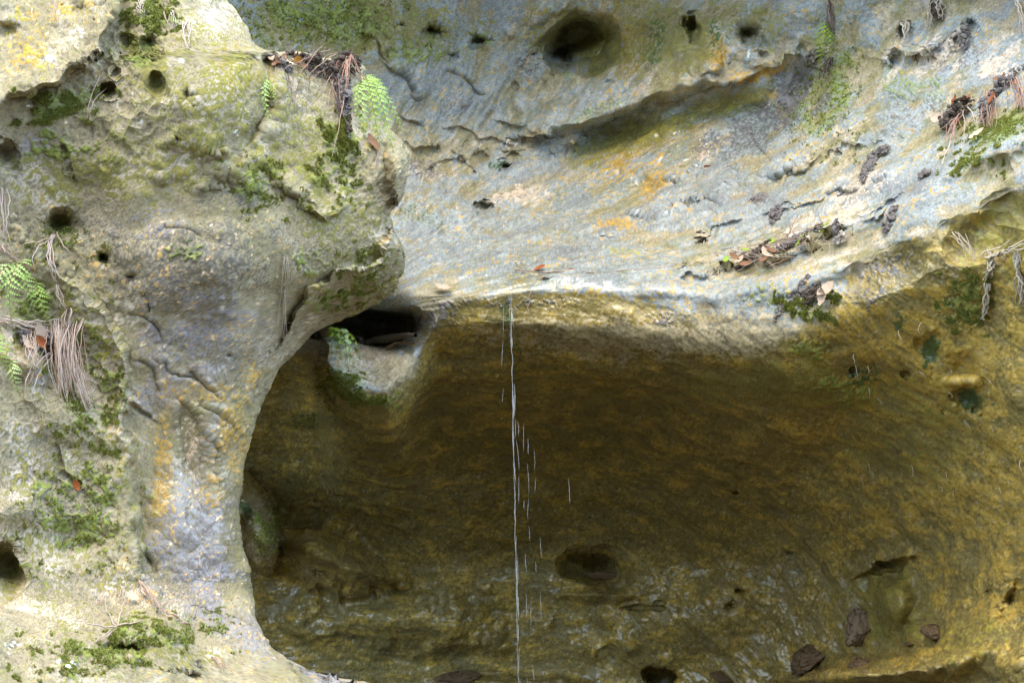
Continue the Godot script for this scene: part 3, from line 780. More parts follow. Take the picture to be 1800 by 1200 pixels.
func tube(pts: PackedVector3Array, r0: float, r1: float, sides := 5, lumpy := 0.0) -> ArrayMesh:
	var v := PackedVector3Array()
	var n := PackedVector3Array()
	var idx := PackedInt32Array()
	var c := pts.size()
	for k in c:
		var t := (pts[mini(k + 1, c - 1)] - pts[maxi(k - 1, 0)]).normalized()
		var a := t.cross(Vector3(.3, .2, .93)).normalized()
		var b := t.cross(a)
		var r := lerpf(r0, r1, k / float(c - 1)) * (1.0 + lumpy * rng.randf_range(-1, 1))
		for s in sides:
			var g := TAU * s / sides
			var d := a * cos(g) + b * sin(g)
			v.append(pts[k] + d * r); n.append(d)
	for k in c - 1:
		for s in sides:
			var q := k * sides + s
			var w := k * sides + (s + 1) % sides
			idx.append_array(PackedInt32Array([q, q + sides, w, w, q + sides, w + sides]))
	for e in [[0, -1.0], [c - 1, 1.0]]:      # closed ends
		var at_: int = v.size()
		v.append(pts[e[0]]); n.append((pts[c - 1] - pts[0]).normalized() * e[1])
		for s in sides: idx.append_array(PackedInt32Array([at_, e[0] * sides + s, e[0] * sides + (s + 1) % sides]))
	var arr := []
	arr.resize(Mesh.ARRAY_MAX)
	arr[Mesh.ARRAY_VERTEX] = v; arr[Mesh.ARRAY_NORMAL] = n; arr[Mesh.ARRAY_INDEX] = idx
	var m := ArrayMesh.new()
	m.add_surface_from_arrays(Mesh.PRIMITIVE_TRIANGLES, arr)
	return m

func bend(a: Vector3, b: Vector3, sag: Vector3, steps := 7, wander := .006) -> PackedVector3Array:
	var out := PackedVector3Array()
	for k in steps + 1:
		var t := k / float(steps)
		var q := a.lerp(b, t) + sag * 4.0 * t * (1.0 - t)
		if k > 0 and k < steps: q += Vector3(rng.randf_range(-1, 1), rng.randf_range(-1, 1), rng.randf_range(-1, 1)) * wander
		out.append(q)
	return out

# strands that hang or lie over the rock: spec = [x0, y0, x1, y1, spread0, spread1, number, sag metres outward, radius]
func strands(o: Node3D, p: Patch, called: String, specs: Array, mats: Array):
	for e in specs:
		for k in e[6]:
			var ax: float = e[0] + rng.randfn() * e[4] * .5
			var ay: float = e[1] + rng.randfn() * e[4] * .2
			var bx: float = e[2] + rng.randfn() * e[5] * .5
			var by: float = e[3] + rng.randfn() * e[5] * .35
			var a := over(p, ax, ay, .012)
			var b := over(p, bx, by, rng.randf_range(.008, .035))
			var mid := over(p, (ax + bx) * .5, (ay + by) * .5, .015)
			var sag := Vector3(rng.randfn() * .012, 0, maxf(0.0, mid.z - (a.z + b.z) * .5) + e[7] * rng.randf_range(.3, 1.0))
			var pts := bend(a - o.position, b - o.position, sag * .8, 8, e[8] * 2.0)
			part(called, tube(pts, e[8] * rng.randf_range(.8, 1.3), e[8] * .45, 4), mats[rng.randi() % mats.size()], o)

# a lump: a ball pulled into an ellipsoid and roughened; flat > 0 planes its faces as on broken stone
func lump(size: Vector3, roughness: float, freq: float, seed_: int, detail := 22, flat := 0.0) -> ArrayMesh:
	var n := FastNoiseLite.new()
	n.seed = seed_; n.frequency = freq; n.fractal_octaves = 4
	var cuts := []
	var r := RandomNumberGenerator.new()
	r.seed = seed_
	for k in 9: cuts.append([Vector3(r.randfn(), r.randfn(), r.randfn()).normalized(), r.randf_range(.45, .85)])
	var st := SurfaceTool.new()
	st.begin(Mesh.PRIMITIVE_TRIANGLES)
	st.set_smooth_group(0)
	var h := detail
	var w := detail * 2
	for j in h + 1:
		for i in w:
			var th := PI * j / h
			var ph := TAU * i / w
			var d := Vector3(sin(th) * cos(ph), cos(th), sin(th) * sin(ph))
			var q := d
			if flat > 0.0:
				for c in cuts:
					var e: float = q.dot(c[0]) - c[1]
					if e > 0.0: q -= c[0] * e * flat
			q *= 1.0 + roughness * n.get_noise_3dv(d * 2.0)
			q += Vector3(r.randfn(), r.randfn(), r.randfn()) * .035
			st.add_vertex(q * size)
	for j in h:
		for i in w:
			var a := j * w + i
			var b := j * w + (i + 1) % w
			for k in [a, b, a + w, b, b + w, a + w]: st.add_index(k)
	st.generate_normals()
	return st.commit()

# a heap of crumbs of all sizes, flat on the rock
func heap(rx: float, ry: float, thick: float, roughness: float, seed_: int) -> ArrayMesh:
	var r := RandomNumberGenerator.new()
	r.seed = seed_
	var shapes := []
	for k in 4: shapes.append(lump(Vector3(1, .75, .5), roughness, 1.7, seed_ + k, 8, .7))
	var st := SurfaceTool.new()
	var n := clampi(int(rx * ry * 26000.0), 26, 220)
	for k in n:
		var a := r.randf() * TAU
		var q := sqrt(r.randf())
		var b := minf(minf(rx, ry) * .75, (.005 + .017 * pow(r.randf(), 2.0)) * (1.3 - q * .6))
		var turn := Basis(Vector3(r.randfn(), r.randfn(), r.randfn()).normalized(), r.randf() * TAU).scaled(Vector3.ONE * b)
		st.append_from(shapes[k % 4], 0, Transform3D(turn, Vector3(cos(a) * q * rx, sin(a) * q * ry, thick * (1.0 - q * q) * r.randf_range(.0, .8))))
	return st.commit()

func clump(p: Patch, px: float, py: float, rx: float, ry: float, turn: float, thick: float, mat: Material, called: String, label: String, category: String, group := "", roughness := .7) -> MeshInstance3D:
	var c := over(p, px, py, 0.0)
	var s := -c.z / FOCAL
	var f := p.face(px, py)
	var m := heap(rx * s, ry * s, thick, roughness, int(px * 7 + py))
	var o := single(called, m, mat, c, label, category, group)
	# lie on the rock: z along the face of the rock, turned in its plane
	var right := Vector3(cos(deg_to_rad(turn)), -sin(deg_to_rad(turn)), 0)
	right = (right - f * right.dot(f)).normalized()
	o.basis = Basis(right, f.cross(right).normalized(), f)
	return o

func leaf_mesh(length: float, width: float, curl: float, fold: float) -> ArrayMesh:
	var st := SurfaceTool.new()
	st.begin(Mesh.PRIMITIVE_TRIANGLES)
	st.set_smooth_group(0)
	var n := 9
	for k in n + 1:
		var t := k / float(n)
		var w := width * .5 * pow(sin(PI * clampf(t * .94 + .03, 0, 1)), .8) * (1.0 + .10 * (k % 2))
		var y := (t - .5) * length
		var z := curl * length * (pow(t - .4, 2.0) * 2.0) + rng.randf_range(-.03, .03) * length
		st.add_vertex(Vector3(-w, y, z + fold * w * rng.randf_range(.5, 1.3)))
		st.add_vertex(Vector3(0, y, z))
		st.add_vertex(Vector3(w, y, z + fold * w * rng.randf_range(.5, 1.3)))
	for k in n:
		var a := k * 3
		for q in [a, a + 1, a + 3, a + 1, a + 4, a + 3, a + 1, a + 2, a + 4, a + 2, a + 5, a + 4]: st.add_index(q)
	st.generate_normals()
	return st.commit()

func fallen_leaf(p: Patch, px: float, py: float, size: float, turn: float, mat: Material, label: String, group := "", off := .012):
	var c := over(p, px, py, off)
	var f := (p.face(px, py) + Vector3(rng.randfn(), rng.randfn(), rng.randfn()) * .25).normalized()
	var o := single("fallen_leaf", leaf_mesh(size, size * .55, rng.randf_range(.1, .5), rng.randf_range(.1, .6)), mat, c, label, "leaf", group)
	var up := Vector3(-sin(deg_to_rad(turn)), cos(deg_to_rad(turn)), .1)
	up = (up - f * up.dot(f)).normalized()
	o.basis = Basis(up.cross(f).normalized(), up, f)

# one frond: leaflets in pairs along a bowed stalk, each leaflet toothed
func frond_mesh(path: PackedVector3Array, width: float, facing: Vector3, pairs: int) -> ArrayMesh:
	var st := SurfaceTool.new()
	st.begin(Mesh.PRIMITIVE_TRIANGLES)
	st.set_smooth_group(-1)
	var c := Curve3D.new()
	for q in path: c.add_point(q)
	var total := c.get_baked_length()
	for k in pairs:
		var t := (k + .6) / pairs
		var here := c.sample_baked(t * total)
		var fwd := (c.sample_baked(minf(total, t * total + .01)) - c.sample_baked(maxf(0, t * total - .01))).normalized()
		var side := fwd.cross(facing).normalized()
		var up := side.cross(fwd).normalized()
		var len_ := width * .5 * (1.0 - pow(t, 1.6)) * minf(1.0, .45 + t * 2.2) * rng.randf_range(.8, 1.12) + .004
		var gap := total / pairs
		for s in [-1.0, 1.0]:
			var dir: Vector3 = (side * s + fwd * rng.randf_range(.35, .75) + up * rng.randf_range(-.6, .25)).normalized()
			var wide := (dir.cross(up)).normalized()
			var base: Vector3 = here + fwd * gap * .25 * s
			var teeth := 5
			for q in teeth:
				var u0 := q / float(teeth)
				var u1 := (q + 1.0) / teeth
				var w0 := gap * .40 * (1.0 - u0 * .85)
				var w1 := gap * .40 * (1.0 - u1 * .85)
				var droop0 := -up * len_ * .35 * u0 * u0
				var droop1 := -up * len_ * .35 * u1 * u1
				var a: Vector3 = base + dir * len_ * u0 + droop0
				var b: Vector3 = base + dir * len_ * u1 + droop1
				for e in [-1.0, 1.0]:
					var tip: Vector3 = a + dir * len_ * .17 + wide * e * w0 + up * .001
					st.add_vertex(a); st.add_vertex(tip); st.add_vertex(b)
					st.add_vertex(tip); st.add_vertex(b + wide * e * w1 * .45); st.add_vertex(b)
	st.generate_normals()
	return st.commit()

# fronds: [x0, y0, x1, y1, width in photo pixels, bow outward in metres, pairs]
func fern(p: Patch, fronds: Array, label: String, mats: Array, stalk: Material):
	var s0: Array = fronds[0]
	var o := thing("fern", label, "fern", over(p, s0[0], s0[1], .0), "ferns rooted in the rock")
	for e in fronds:
		var a := over(p, e[0], e[1], .01) - o.position
		var raw := over(p, e[2], e[3], .05)
		var lim := over(p, e[0], e[1], .05)
		var b := at(e[2], e[3], minf(-raw.z, -lim.z + .05)) - o.position
		var path := bend(a, b, Vector3(0, .12 * (b - a).length(), e[5]), 8, .001)
		var scale_ := -(o.position + b).z / FOCAL
		var f := part("frond", frond_mesh(path, e[4] * scale_, Vector3(rng.randf_range(-.2, .2), .35, 1).normalized(), e[6]), mats[rng.randi() % mats.size()], o)
		part("stalk", tube(path, .0022, .0008, 4), stalk, f)

func green(c: Vector3, back := .35) -> StandardMaterial3D:
	var m := plain(c, .55, .4)
	m.backlight_enabled = true
	m.backlight = Color(back, back, back * .6)
	m.cull_mode = BaseMaterial3D.CULL_DISABLED
	return m

# fuzzy green growth where the rock is mossy: nobody could count it
func moss(p: Patch, areas: Array, count: int, called: String, label: String, mat: Material, size: float):
	var blade := SurfaceTool.new()
	blade.begin(Mesh.PRIMITIVE_TRIANGLES)
	for k in 5:
		var a := TAU * k / 5.0
		var d := Vector3(cos(a), sin(a), 0)
		var e := Vector3(-sin(a), cos(a), 0)
		blade.add_vertex(d * .15 - e * .16); blade.add_vertex(d * .15 + e * .16); blade.add_vertex(d * .65 + Vector3(0, 0, .9))
		blade.add_vertex(-e * .14); blade.add_vertex(e * .14); blade.add_vertex(d * .2 + Vector3(0, 0, 1.2))
	blade.generate_normals()
	var mm := MultiMesh.new()
	mm.transform_format = MultiMesh.TRANSFORM_3D
	mm.use_colors = true
	mm.mesh = blade.commit()
	var tr: Array[Transform3D] = []
	var cols: Array[Color] = []
	var w := p.paint[MOSS]
	var tries := 0
	while tr.size() < count and tries < count * 12:
		tries += 1
		var e: Array = areas[rng.randi() % areas.size()]
		var px: float = e[0] + rng.randf_range(-1, 1) * e[2]
		var py: float = e[1] + rng.randf_range(-1, 1) * e[3]
		var q := p.pixel_index(px, py)
		if absf(p.xs[q] - px) > 4.0: continue
		var n := n_fine.get_noise_3dv(p.pos[q] * .6)
		if w[q] + n * 1.3 < .40: continue
		var f := p.nor[q]
		f = (f + Vector3(rng.randfn(), rng.randfn() + .3, rng.randfn()) * .35).normalized()
		var x := f.cross(Vector3(rng.randfn(), 1, rng.randfn())).normalized()
		var s := size * rng.randf_range(.5, 1.3)
		tr.append(Transform3D(Basis(x, f.cross(x), f).scaled(Vector3.ONE * s), p.pos[q] - f * s * .15))
		var g := rng.randf_range(.7, 1.3)
		cols.append(Color(.22 * g + .10 * rng.randf(), .29 * g, .055 * g))
	mm.instance_count = tr.size()
	for k in tr.size():
		mm.set_instance_transform(k, tr[k]); mm.set_instance_color(k, cols[k])
	var o := MultiMeshInstance3D.new()
	o.name = numbered(called); o.multimesh = mm; o.material_override = mat
	o.set_meta("kind", "stuff")
	tag(o, label, "moss")
	add_child(o)

func build_props():
	var soil := plain(Vector3(.105, .082, .066), .95, .2)
	var soil_grey := soil.duplicate(); soil_grey.albedo_color = Color(.19, .168, .158).linear_to_srgb()
	var straw := [plain(Vector3(.48, .36, .28), .8), plain(Vector3(.40, .27, .20), .8), plain(Vector3(.56, .46, .40), .8)]
	var pinkish := [plain(Vector3(.42, .22, .16), .7), plain(Vector3(.50, .33, .25), .7)]
	var dark_roots := [plain(Vector3(.10, .075, .07), .9), plain(Vector3(.17, .12, .11), .9)]
	var chalky := [plain(Vector3(.52, .46, .36), .9), plain(Vector3(.44, .37, .27), .9)]
	var twigs := [plain(Vector3(.34, .25, .19), .85), plain(Vector3(.44, .36, .30), .85)]
	var ferns := [green(Vector3(.37, .52, .16)), green(Vector3(.48, .62, .25)), green(Vector3(.30, .43, .09))]
	var stalk := plain(Vector3(.22, .17, .06), .7)
	var rust := plain(Vector3(.30, .085, .025), .6)
	var tan_leaf := plain(Vector3(.50, .37, .27), .7)
	var brown_leaf := plain(Vector3(.20, .10, .05), .7)
	for m in [rust, tan_leaf, brown_leaf]: m.cull_mode = BaseMaterial3D.CULL_DISABLED
	var fresh := green(Vector3(.24, .36, .03))

	# ---- ferns
	fern(buttress, [[462, 134, 470, 212, 32, .04, 11], [478, 150, 484, 185, 12, .02, 7]], "single small fern frond beside the boulder edge under the leaf litter", ferns, stalk)
	fern(buttress, [[634, 140, 640, 242, 44, .05, 13], [642, 132, 668, 258, 50, .09, 15], [648, 136, 692, 268, 44, .06, 15], [648, 134, 708, 232, 34, .04, 12], [634, 146, 626, 206, 26, .04, 9]], "bushy fern with drooping fronds hanging from the root-draped shoulder", ferns, stalk)
	fern(buttress, [[40, 456, 20, 572, 72, .09, 13], [64, 496, 88, 572, 40, .05, 9], [22, 462, -24, 550, 56, .06, 11], [42, 476, 62, 552, 34, .03, 9]], "broad pale fern above the big bundle of straw-coloured roots", ferns, stalk)
	fern(buttress, [[-6, 590, 24, 668, 60, .08, 12], [22, 634, 36, 698, 36, .05, 9], [-10, 600, -30, 660, 40, .05, 10]], "pale fern below the straw-coloured roots on the mossy slope", ferns, stalk)
	fern(cliff, [[1454, 38, 1440, 114, 46, .06, 10], [1456, 50, 1462, 96, 18, .04, 7]], "lone bright fern on the upper wall beside a dark crack", [ferns[1], fresh], stalk)
	fern(cliff, [[588, 594, 622, 646, 30, .05, 9], [580, 592, 600, 632, 26, .05, 8], [600, 602, 612, 648, 22, .04, 7], [576, 594, 584, 622, 20, .04, 6], [594, 598, 634, 632, 20, .03, 7]], "fresh green fern on the left end of the shelf below the window", [ferns[1], ferns[1], fresh], stalk)

	# ---- the ledge on the shoulder: soil, litter and hanging roots
	clump(buttress, 560, 122, 66, 16, 6, .10, soil, "soil_clump", "dark soil bank along the ledge on top of the shoulder", "soil")
	clump(buttress, 608, 118, 28, 24, 0, .13, soil, "soil_clump", "round dark soil cushion at the outer end of the ledge", "soil")
	clump(buttress, 600, 165, 16, 46, -8, .06, soil_grey, "soil_clump", "grey soil beard hanging below the ledge between roots", "soil")
	clump(buttress, 612, 222, 7, 34, -2, .035, soil, "soil_clump", "black pointed soil icicle hanging below the ledge", "soil", "", .35)
	clump(buttress, 492, 112, 26, 10, 30, .05, soil_grey, "soil_clump", "grey litter heap wedged between boulder and ledge", "soil")
	var o := thing("root_bundle", "pinkish roots drooping over the ledge beside the bushy fern", "roots", over(buttress, 612, 104, .1))
	strands(o, buttress, "root", [[614, 98, 612, 170, 8, 10, 5, .10, .0028], [618, 98, 642, 150, 8, 10, 6, .10, .0028], [612, 100, 600, 132, 6, 8, 3, .08, .0024], [616, 110, 584, 276, 4, 3, 1, .10, .0026], [640, 150, 630, 200, 6, 10, 4, .05, .002], [666, 255, 660, 295, 3, 4, 2, .02, .0025]], pinkish)
	o = thing("root_bundle", "fine grey roots matted over the soil bank on the ledge", "roots", over(buttress, 560, 112, .1))
	strands(o, buttress, "root", [[560, 104, 545, 130, 60, 60, 26, .06, .0018], [590, 120, 600, 200, 16, 16, 14, .05, .0018], [500, 110, 510, 190, 20, 20, 8, .02, .0015]], dark_roots + [straw[1]])
	for e in [[476, 98, 20, .05], [486, 104, 70, .055], [498, 102, -30, .05], [508, 112, 40, .06], [520, 108, 90, .05], [482, 112, 10, .045], [530, 116, -60, .05]]:
		fallen_leaf(buttress, e[0], e[1], e[3], e[2], [tan_leaf, brown_leaf][rng.randi() % 2], "brown dead leaf in the litter between boulder and ledge", "dead leaves on the ledge", .04)
	fallen_leaf(buttress, 521, 104, .06, 80, plain(Vector3(.55, .24, .05), .6), "orange dead leaf on the ledge litter", "", .06)
	fallen_leaf(buttress, 632, 190, .05, -40, tan_leaf, "pale tan leaf caught beside the bushy fern", "", .06)
	fallen_leaf(buttress, 655, 250, .09, 8, brown_leaf, "long brown leaf hanging below the bushy fern", "", .03)

	# ---- pale roots and straw on the left slope
	o = thing("root_bundle", "pale looping roots drooping in front of the square pocket", "roots", over(buttress, 95, 412, .05))
	strands(o, buttress, "root", [[95, 412, 97, 492, 4, 8, 5, .10, .003], [95, 412, 58, 472, 3, 4, 1, .12, .003], [98, 408, 140, 462, 3, 3, 1, .14, .003], [90, 420, 36, 436, 3, 4, 1, .10, .0028], [98, 500, 112, 540, 3, 6, 4, .02, .0024]], [straw[2], straw[0]])
	o = thing("root_bundle", "big bundle of straw-coloured roots falling over the mossy slope", "roots", over(buttress, 105, 575, .05))
	strands(o, buttress, "root", [[110, 568, 118, 690, 26, 26, 40, .09, .0019], [122, 590, 156, 712, 16, 16, 28, .07, .0019], [60, 575, 60, 640, 26, 24, 20, .05, .0018], [5, 560, 90, 590, 16, 40, 12, .06, .0028], [120, 545, 118, 590, 10, 10, 4, .05, .0028], [146, 560, 134, 622, 2, 6, 2, .10, .003], [90, 620, 52, 700, 6, 10, 3, .05, .0024]], straw)
	clump(buttress, 74, 600, 60, 24, 14, .07, soil_grey, "soil_clump", "grey soil cushion behind the straw-coloured roots", "soil")
	for e in [[44, 604, .07, 70], [70, 582, .08, 40], [60, 600, .05, -50], [10, 592, .06, 80]]:
		fallen_leaf(buttress, e[0], e[1], e[2], e[3], tan_leaf, "pale curled leaf caught among the straw-coloured roots", "leaves among straw-coloured roots", .07)
	fallen_leaf(buttress, 72, 600, .06, 30, rust, "rusty brown leaf scrap among the straw-coloured roots", "", .09)
	o = thing("root_bundle", "thin dry stems at the edge of the rock above the pale fern", "roots", over(buttress, 4, 380, .05))
	strands(o, buttress, "stem", [[4, 330, 8, 420, 8, 12, 9, .05, .0026], [0, 430, 40, 470, 10, 20, 6, .04, .0026]], [straw[2], twigs[0]])
	o = thing("dry_twig", "pale branching twig sprawled on the mossy lower slope", "twig", over(buttress, 205, 1100, .02))
	strands(o, buttress, "branch", [[205, 1102, 128, 1088, 2, 3, 1, .03, .004], [205, 1100, 186, 1044, 2, 3, 1, .04, .004], [206, 1100, 210, 1028, 2, 3, 1, .04, .0045], [207, 1100, 258, 1092, 2, 3, 1, .03, .0035], [204, 1102, 150, 1140, 2, 4, 1, .02, .003], [210, 1050, 222, 1022, 2, 3, 2, .02, .0028], [186, 1048, 162, 1065, 2, 3, 2, .02, .0028], [204, 1105, 170, 1125, 2, 4, 2, .02, .0026], [160, 1070, 175, 1110, 2, 4, 1, .02, .0026]], [straw[0], twigs[1]])
	o = thing("straw_litter", "scattered dry stems in the crease at the foot of the wet pillar", "straw", over(buttress, 250, 1060, .02))
	strands(o, buttress, "stem", [[242, 1020, 288, 1074, 8, 8, 6, .02, .003], [290, 1078, 330, 1100, 10, 10, 5, .01, .003], [380, 1155, 395, 1180, 14, 14, 4, .01, .0025], [470, 1150, 486, 1164, 4, 4, 3, .01, .003]], [straw[0], twigs[0], straw[1]])
	for e in [[232, 1048, .06, 55], [256, 1042, .05, 40]]:
		fallen_leaf(buttress, e[0], e[1], e[2], e[3], tan_leaf, "long pale dead leaf lying at the foot of the wet pillar", "pale leaves at the pillar foot", .03)
	fallen_leaf(buttress, 134, 852, .05, 20, rust, "small reddish leaf stuck on the mossy slope", "")
	o = thing("root_bundle", "thin roots trailing from the moss tuft at the top of the boulder", "roots", over(buttress, 300, 40, .04))
	strands(o, buttress, "root", [[250, 0, 250, 24, 10, 8, 6, .02, .0022], [328, 36, 330, 84, 5, 4, 5, .02, .0024], [300, 20, 305, 50, 14, 10, 6, .02, .0018], [96, 0, 100, 40, 3, 4, 2, .01, .0022]], [straw[0], straw[2]])
	o = thing("root_bundle", "two thin bent stems in front of the small round pit", "stems", over(buttress, 170, 180, .03))
	strands(o, buttress, "stem", [[175, 132, 155, 208, 1, 2, 1, .04, .0028], [186, 154, 156, 212, 1, 2, 1, .04, .0026]], [straw[0]])
	o = thing("root_bundle", "cobwebby grey rootlets trailing down the edge of the arch", "roots", over(buttress, 500, 480, .03))
	strands(o, buttress, "root", [[502, 452, 496, 520, 4, 8, 5, .01, .0014], [500, 510, 494, 600, 6, 10, 7, .01, .0013], [520, 470, 505, 500, 10, 8, 3, .01, .0012]], [straw[2], chalky[0]])

	# ---- shelf and window
	o = thing("mossy_branch", "mossy branch lying inside the window above the shelf", "branch", over(cliff, 690, 600, .05))
	part("wood", tube(bend(over(cliff, 640, 604, .12) - o.position, over(cliff, 730, 590, .10) - o.position, Vector3(0, .01, .0), 8, .006), .022, .016, 8, .2), plain(Vector3(.10, .085, .06), .9), o)
	part("twig", tube(bend(over(cliff, 680, 612, .06) - o.position, over(cliff, 728, 604, .04) - o.position, Vector3(0, .02, .0), 6, .006), .010, .006, 6, .2), plain(Vector3(.20, .13, .07), .9), o)
	part("twig", tube(bend(over(cliff, 708, 596, .08) - o.position, over(cliff, 736, 560, .02) - o.position, Vector3(.02, .0, .0), 6, .004), .012, .005, 6, .2), plain(Vector3(.10, .08, .06), .9), o)
	clump(cliff, 632, 606, 26, 9, 12, .05, soil, "soil_clump", "brown needle litter heaped on the shelf next to the fresh fern", "soil")
	o = thing("root_bundle", "dry stems poking out of the litter on the shelf", "stems", over(cliff, 630, 604, .05))
	strands(o, cliff, "stem", [[632, 606, 640, 612, 30, 40, 18, .03, .0022], [600, 590, 606, 604, 14, 10, 5, .03, .002], [560, 640, 548, 660, 2, 2, 1, .01, .002]], [twigs[0], dark_roots[1], straw[1]])

	# ---- lip of the chute
	o = thing("dry_twig", "thin twig lying along the lip where the water spills", "twig", over(cliff, 970, 476, .01))
	strands(o, cliff, "twig", [[905, 474, 960, 478, 2, 2, 1, .01, .0045], [950, 478, 1075, 480, 2, 2, 1, .01, .004], [1010, 476, 1050, 482, 2, 2, 1, .012, .006], [990, 470, 1060, 440, 2, 2, 1, .03, .003], [900, 455, 925, 474, 2, 2, 1, .02, .003], [935, 510, 930, 556, 2, 2, 1, .02, .003], [1080, 476, 1200, 466, 4, 4, 1, .01, .003]], twigs)
	fallen_leaf(cliff, 949, 471, .07, 75, rust, "small rust-red leaf on the twig at the lip")
	fallen_leaf(cliff, 1004, 475, .045, 60, rust, "tiny rust-red leaf right on the lip beside the twig")
	fallen_leaf(cliff, 958, 490, .07, 88, tan_leaf, "flat tan leaf stuck to the wet lip")
	fallen_leaf(cliff, 780, 508, .10, 65, tan_leaf, "pale tan leaf lying above the window end of the lip")
	fallen_leaf(cliff, 1253, 296, .095, 84, plain(Vector3(.40, .12, .03), .6), "orange-brown leaf lying alone where chute meets wall")

	# ---- litter on the chute
	for e in [[1528, 292, 15, 66, 34, .05, "long dark soil crumb on the pale bare patch of the chute"], [1552, 264, 16, 16, -20, .04, "dark soil crumb just above the long crumb"], [1364, 376, 12, 30, 22, .035, "upright dark soil crumb at the end of a crack"], [1335, 350, 20, 16, 0, .022, "flat grey soil crumb on the green part of the chute"],
			[1565, 385, 12, 30, 25, .03, "dark soil crumb beside the rim of the ochre wall"], [1626, 305, 14, 10, -20, .03, "small dark soil crumb below the hanging root clump"], [1316, 242, 10, 9, -20, .03, "small dark soil crumb in the green gully"], [1404, 512, 10, 36, 36, .03, "narrow grey soil crumb above the leaf heap"], [1372, 545, 7, 22, 36, .025, "smallest grey soil crumb below the leaf heap"], [1480, 340, 16, 9, -20, .02, "flat dark crumb between two cracks of the chute"]]:
		clump(cliff, e[0], e[1], e[2], e[3], e[4], e[5] * .4, soil_grey, "soil_clump", e[6], "soil", "soil crumbs on the chute", .9)
	clump(cliff, 1430, 516, 28, 17, -40, .025, soil, "soil_clump", "dark soil heap under the curled tan leaf", "soil")
	fallen_leaf(cliff, 1452, 508, .10, -50, tan_leaf, "curled tan oak leaf on the dark soil heap", "", .06)
	fallen_leaf(cliff, 1448, 522, .09, -5, tan_leaf, "folded tan leaf hanging at the soil heap", "", .06)
	clump(cliff, 1320, 452, 46, 11, -16, .010, soil, "soil_clump", "brown litter mat lying on the chute with leaves and stems", "soil")
	clump(cliff, 1400, 420, 60, 12, -18, .010, soil_grey, "soil_clump", "grey litter mat on the chute with fresh sprigs", "soil")
	clump(cliff, 1470, 398, 44, 10, -14, .010, soil_grey, "soil_clump", "grey litter mat beside the pale stone on the chute", "soil")
	clump(cliff, 1478, 418, 18, 10, -8, .035, plain(Vector3(.50, .45, .40), .9), "stone", "pale flat stone lying among the litter on the chute", "stone", "", .3)
	o = thing("straw_litter", "dry stems and rootlets lying on the litter mats of the chute", "straw", over(cliff, 1370, 432, .03))
	strands(o, cliff, "stem", [[1330, 445, 1360, 436, 70, 70, 20, .03, .0022], [1390, 425, 1420, 415, 60, 60, 18, .03, .0022], [1448, 420, 1456, 446, 4, 6, 2, .03, .002], [1300, 455, 1320, 448, 40, 40, 12, .02, .002]], [twigs[0], twigs[1], straw[1], dark_roots[1]])
	for e in [[1292, 452, 30, .07], [1300, 458, -20, .06], [1348, 446, 5, .09], [1312, 464, 70, .07], [1388, 408, 80, .06], [1356, 440, 50, .06], [1342, 456, -70, .05], [1440, 396, 70, .05]]:
		fallen_leaf(cliff, e[0], e[1], e[3], e[2], [tan_leaf, brown_leaf, tan_leaf][rng.randi() % 3], "dead beech leaf on the litter mat of the chute", "dead leaves on the chute litter", .045)
	for e in [[1276, 456], [1310, 440], [1358, 424], [1404, 428], [1412, 414], [1446, 408], [1452, 396]]:
		fallen_leaf(cliff, e[0], e[1], .05, rng.randf_range(-80, 80), fresh, "fresh green seedling leaf growing in the chute litter", "green seedling leaves in the litter", .05)
	# ---- root clumps on the right
	clump(cliff, 1690, 196, 34, 18, -30, .10, soil, "soil_clump", "dark soil overhang with roots above the bright moss", "soil")
	clump(cliff, 1668, 215, 14, 30, 20, .06, soil, "soil_clump", "hanging dark soil tongue of the root clump", "soil")
	clump(cliff, 1735, 190, 14, 44, 22, .05, soil_grey, "soil_clump", "grey root-bound soil strip beside the dark overhang", "soil")
	clump(cliff, 1770, 148, 46, 9, -14, .07, soil_grey, "soil_clump", "grey soil edge from which the brown root brush hangs", "soil")
	o = thing("root_bundle", "white thread roots dangling from the dark soil overhang", "roots", over(cliff, 1690, 190, .06))
	strands(o, cliff, "root", [[1676, 205, 1668, 250, 2, 2, 1, .05, .003], [1672, 248, 1652, 300, 1, 2, 1, .02, .0026], [1690, 182, 1692, 262, 2, 2, 1, .06, .003], [1692, 182, 1712, 215, 2, 2, 1, .06, .003], [1680, 200, 1670, 240, 22, 22, 12, .04, .002], [1748, 140, 1752, 100, 2, 2, 1, .03, .0025], [1758, 100, 1770, 96, 4, 4, 1, .02, .002]], [straw[2], straw[0], pinkish[0]])
	o = thing("root_bundle", "brown root brush hanging under the soil edge at the rim", "roots", over(cliff, 1775, 150, .06))
	strands(o, cliff, "root", [[1782, 135, 1788, 190, 24, 18, 18, .03, .0025], [1738, 160, 1734, 220, 12, 16, 16, .03, .0022]], [straw[1], dark_roots[1], pinkish[0]])
	for e in [[1680, 180, .08, 20], [1650, 208, .10, 60], [1718, 236, .09, -30], [1746, 172, .07, 10], [1760, 138, .07, 70], [1700, 172, .06, 80]]:
		fallen_leaf(cliff, e[0], e[1], e[2], e[3], [rust, brown_leaf, tan_leaf][rng.randi() % 3], "brown leaf lodged in the root clump above the bright moss", "leaves lodged in the right root clump", .07)
	o = thing("root_bundle", "chalky root drapery on the ochre wall under the rim", "roots", over(cliff, 1760, 450, .05))
	strands(o, cliff, "root", [[1742, 440, 1736, 490, 10, 8, 7, .02, .006], [1736, 500, 1728, 560, 8, 6, 7, .02, .006], [1788, 445, 1796, 530, 8, 8, 8, .02, .006], [1740, 450, 1800, 430, 14, 16, 7, .02, .005], [1690, 410, 1718, 460, 16, 10, 7, .02, .0025]], chalky)
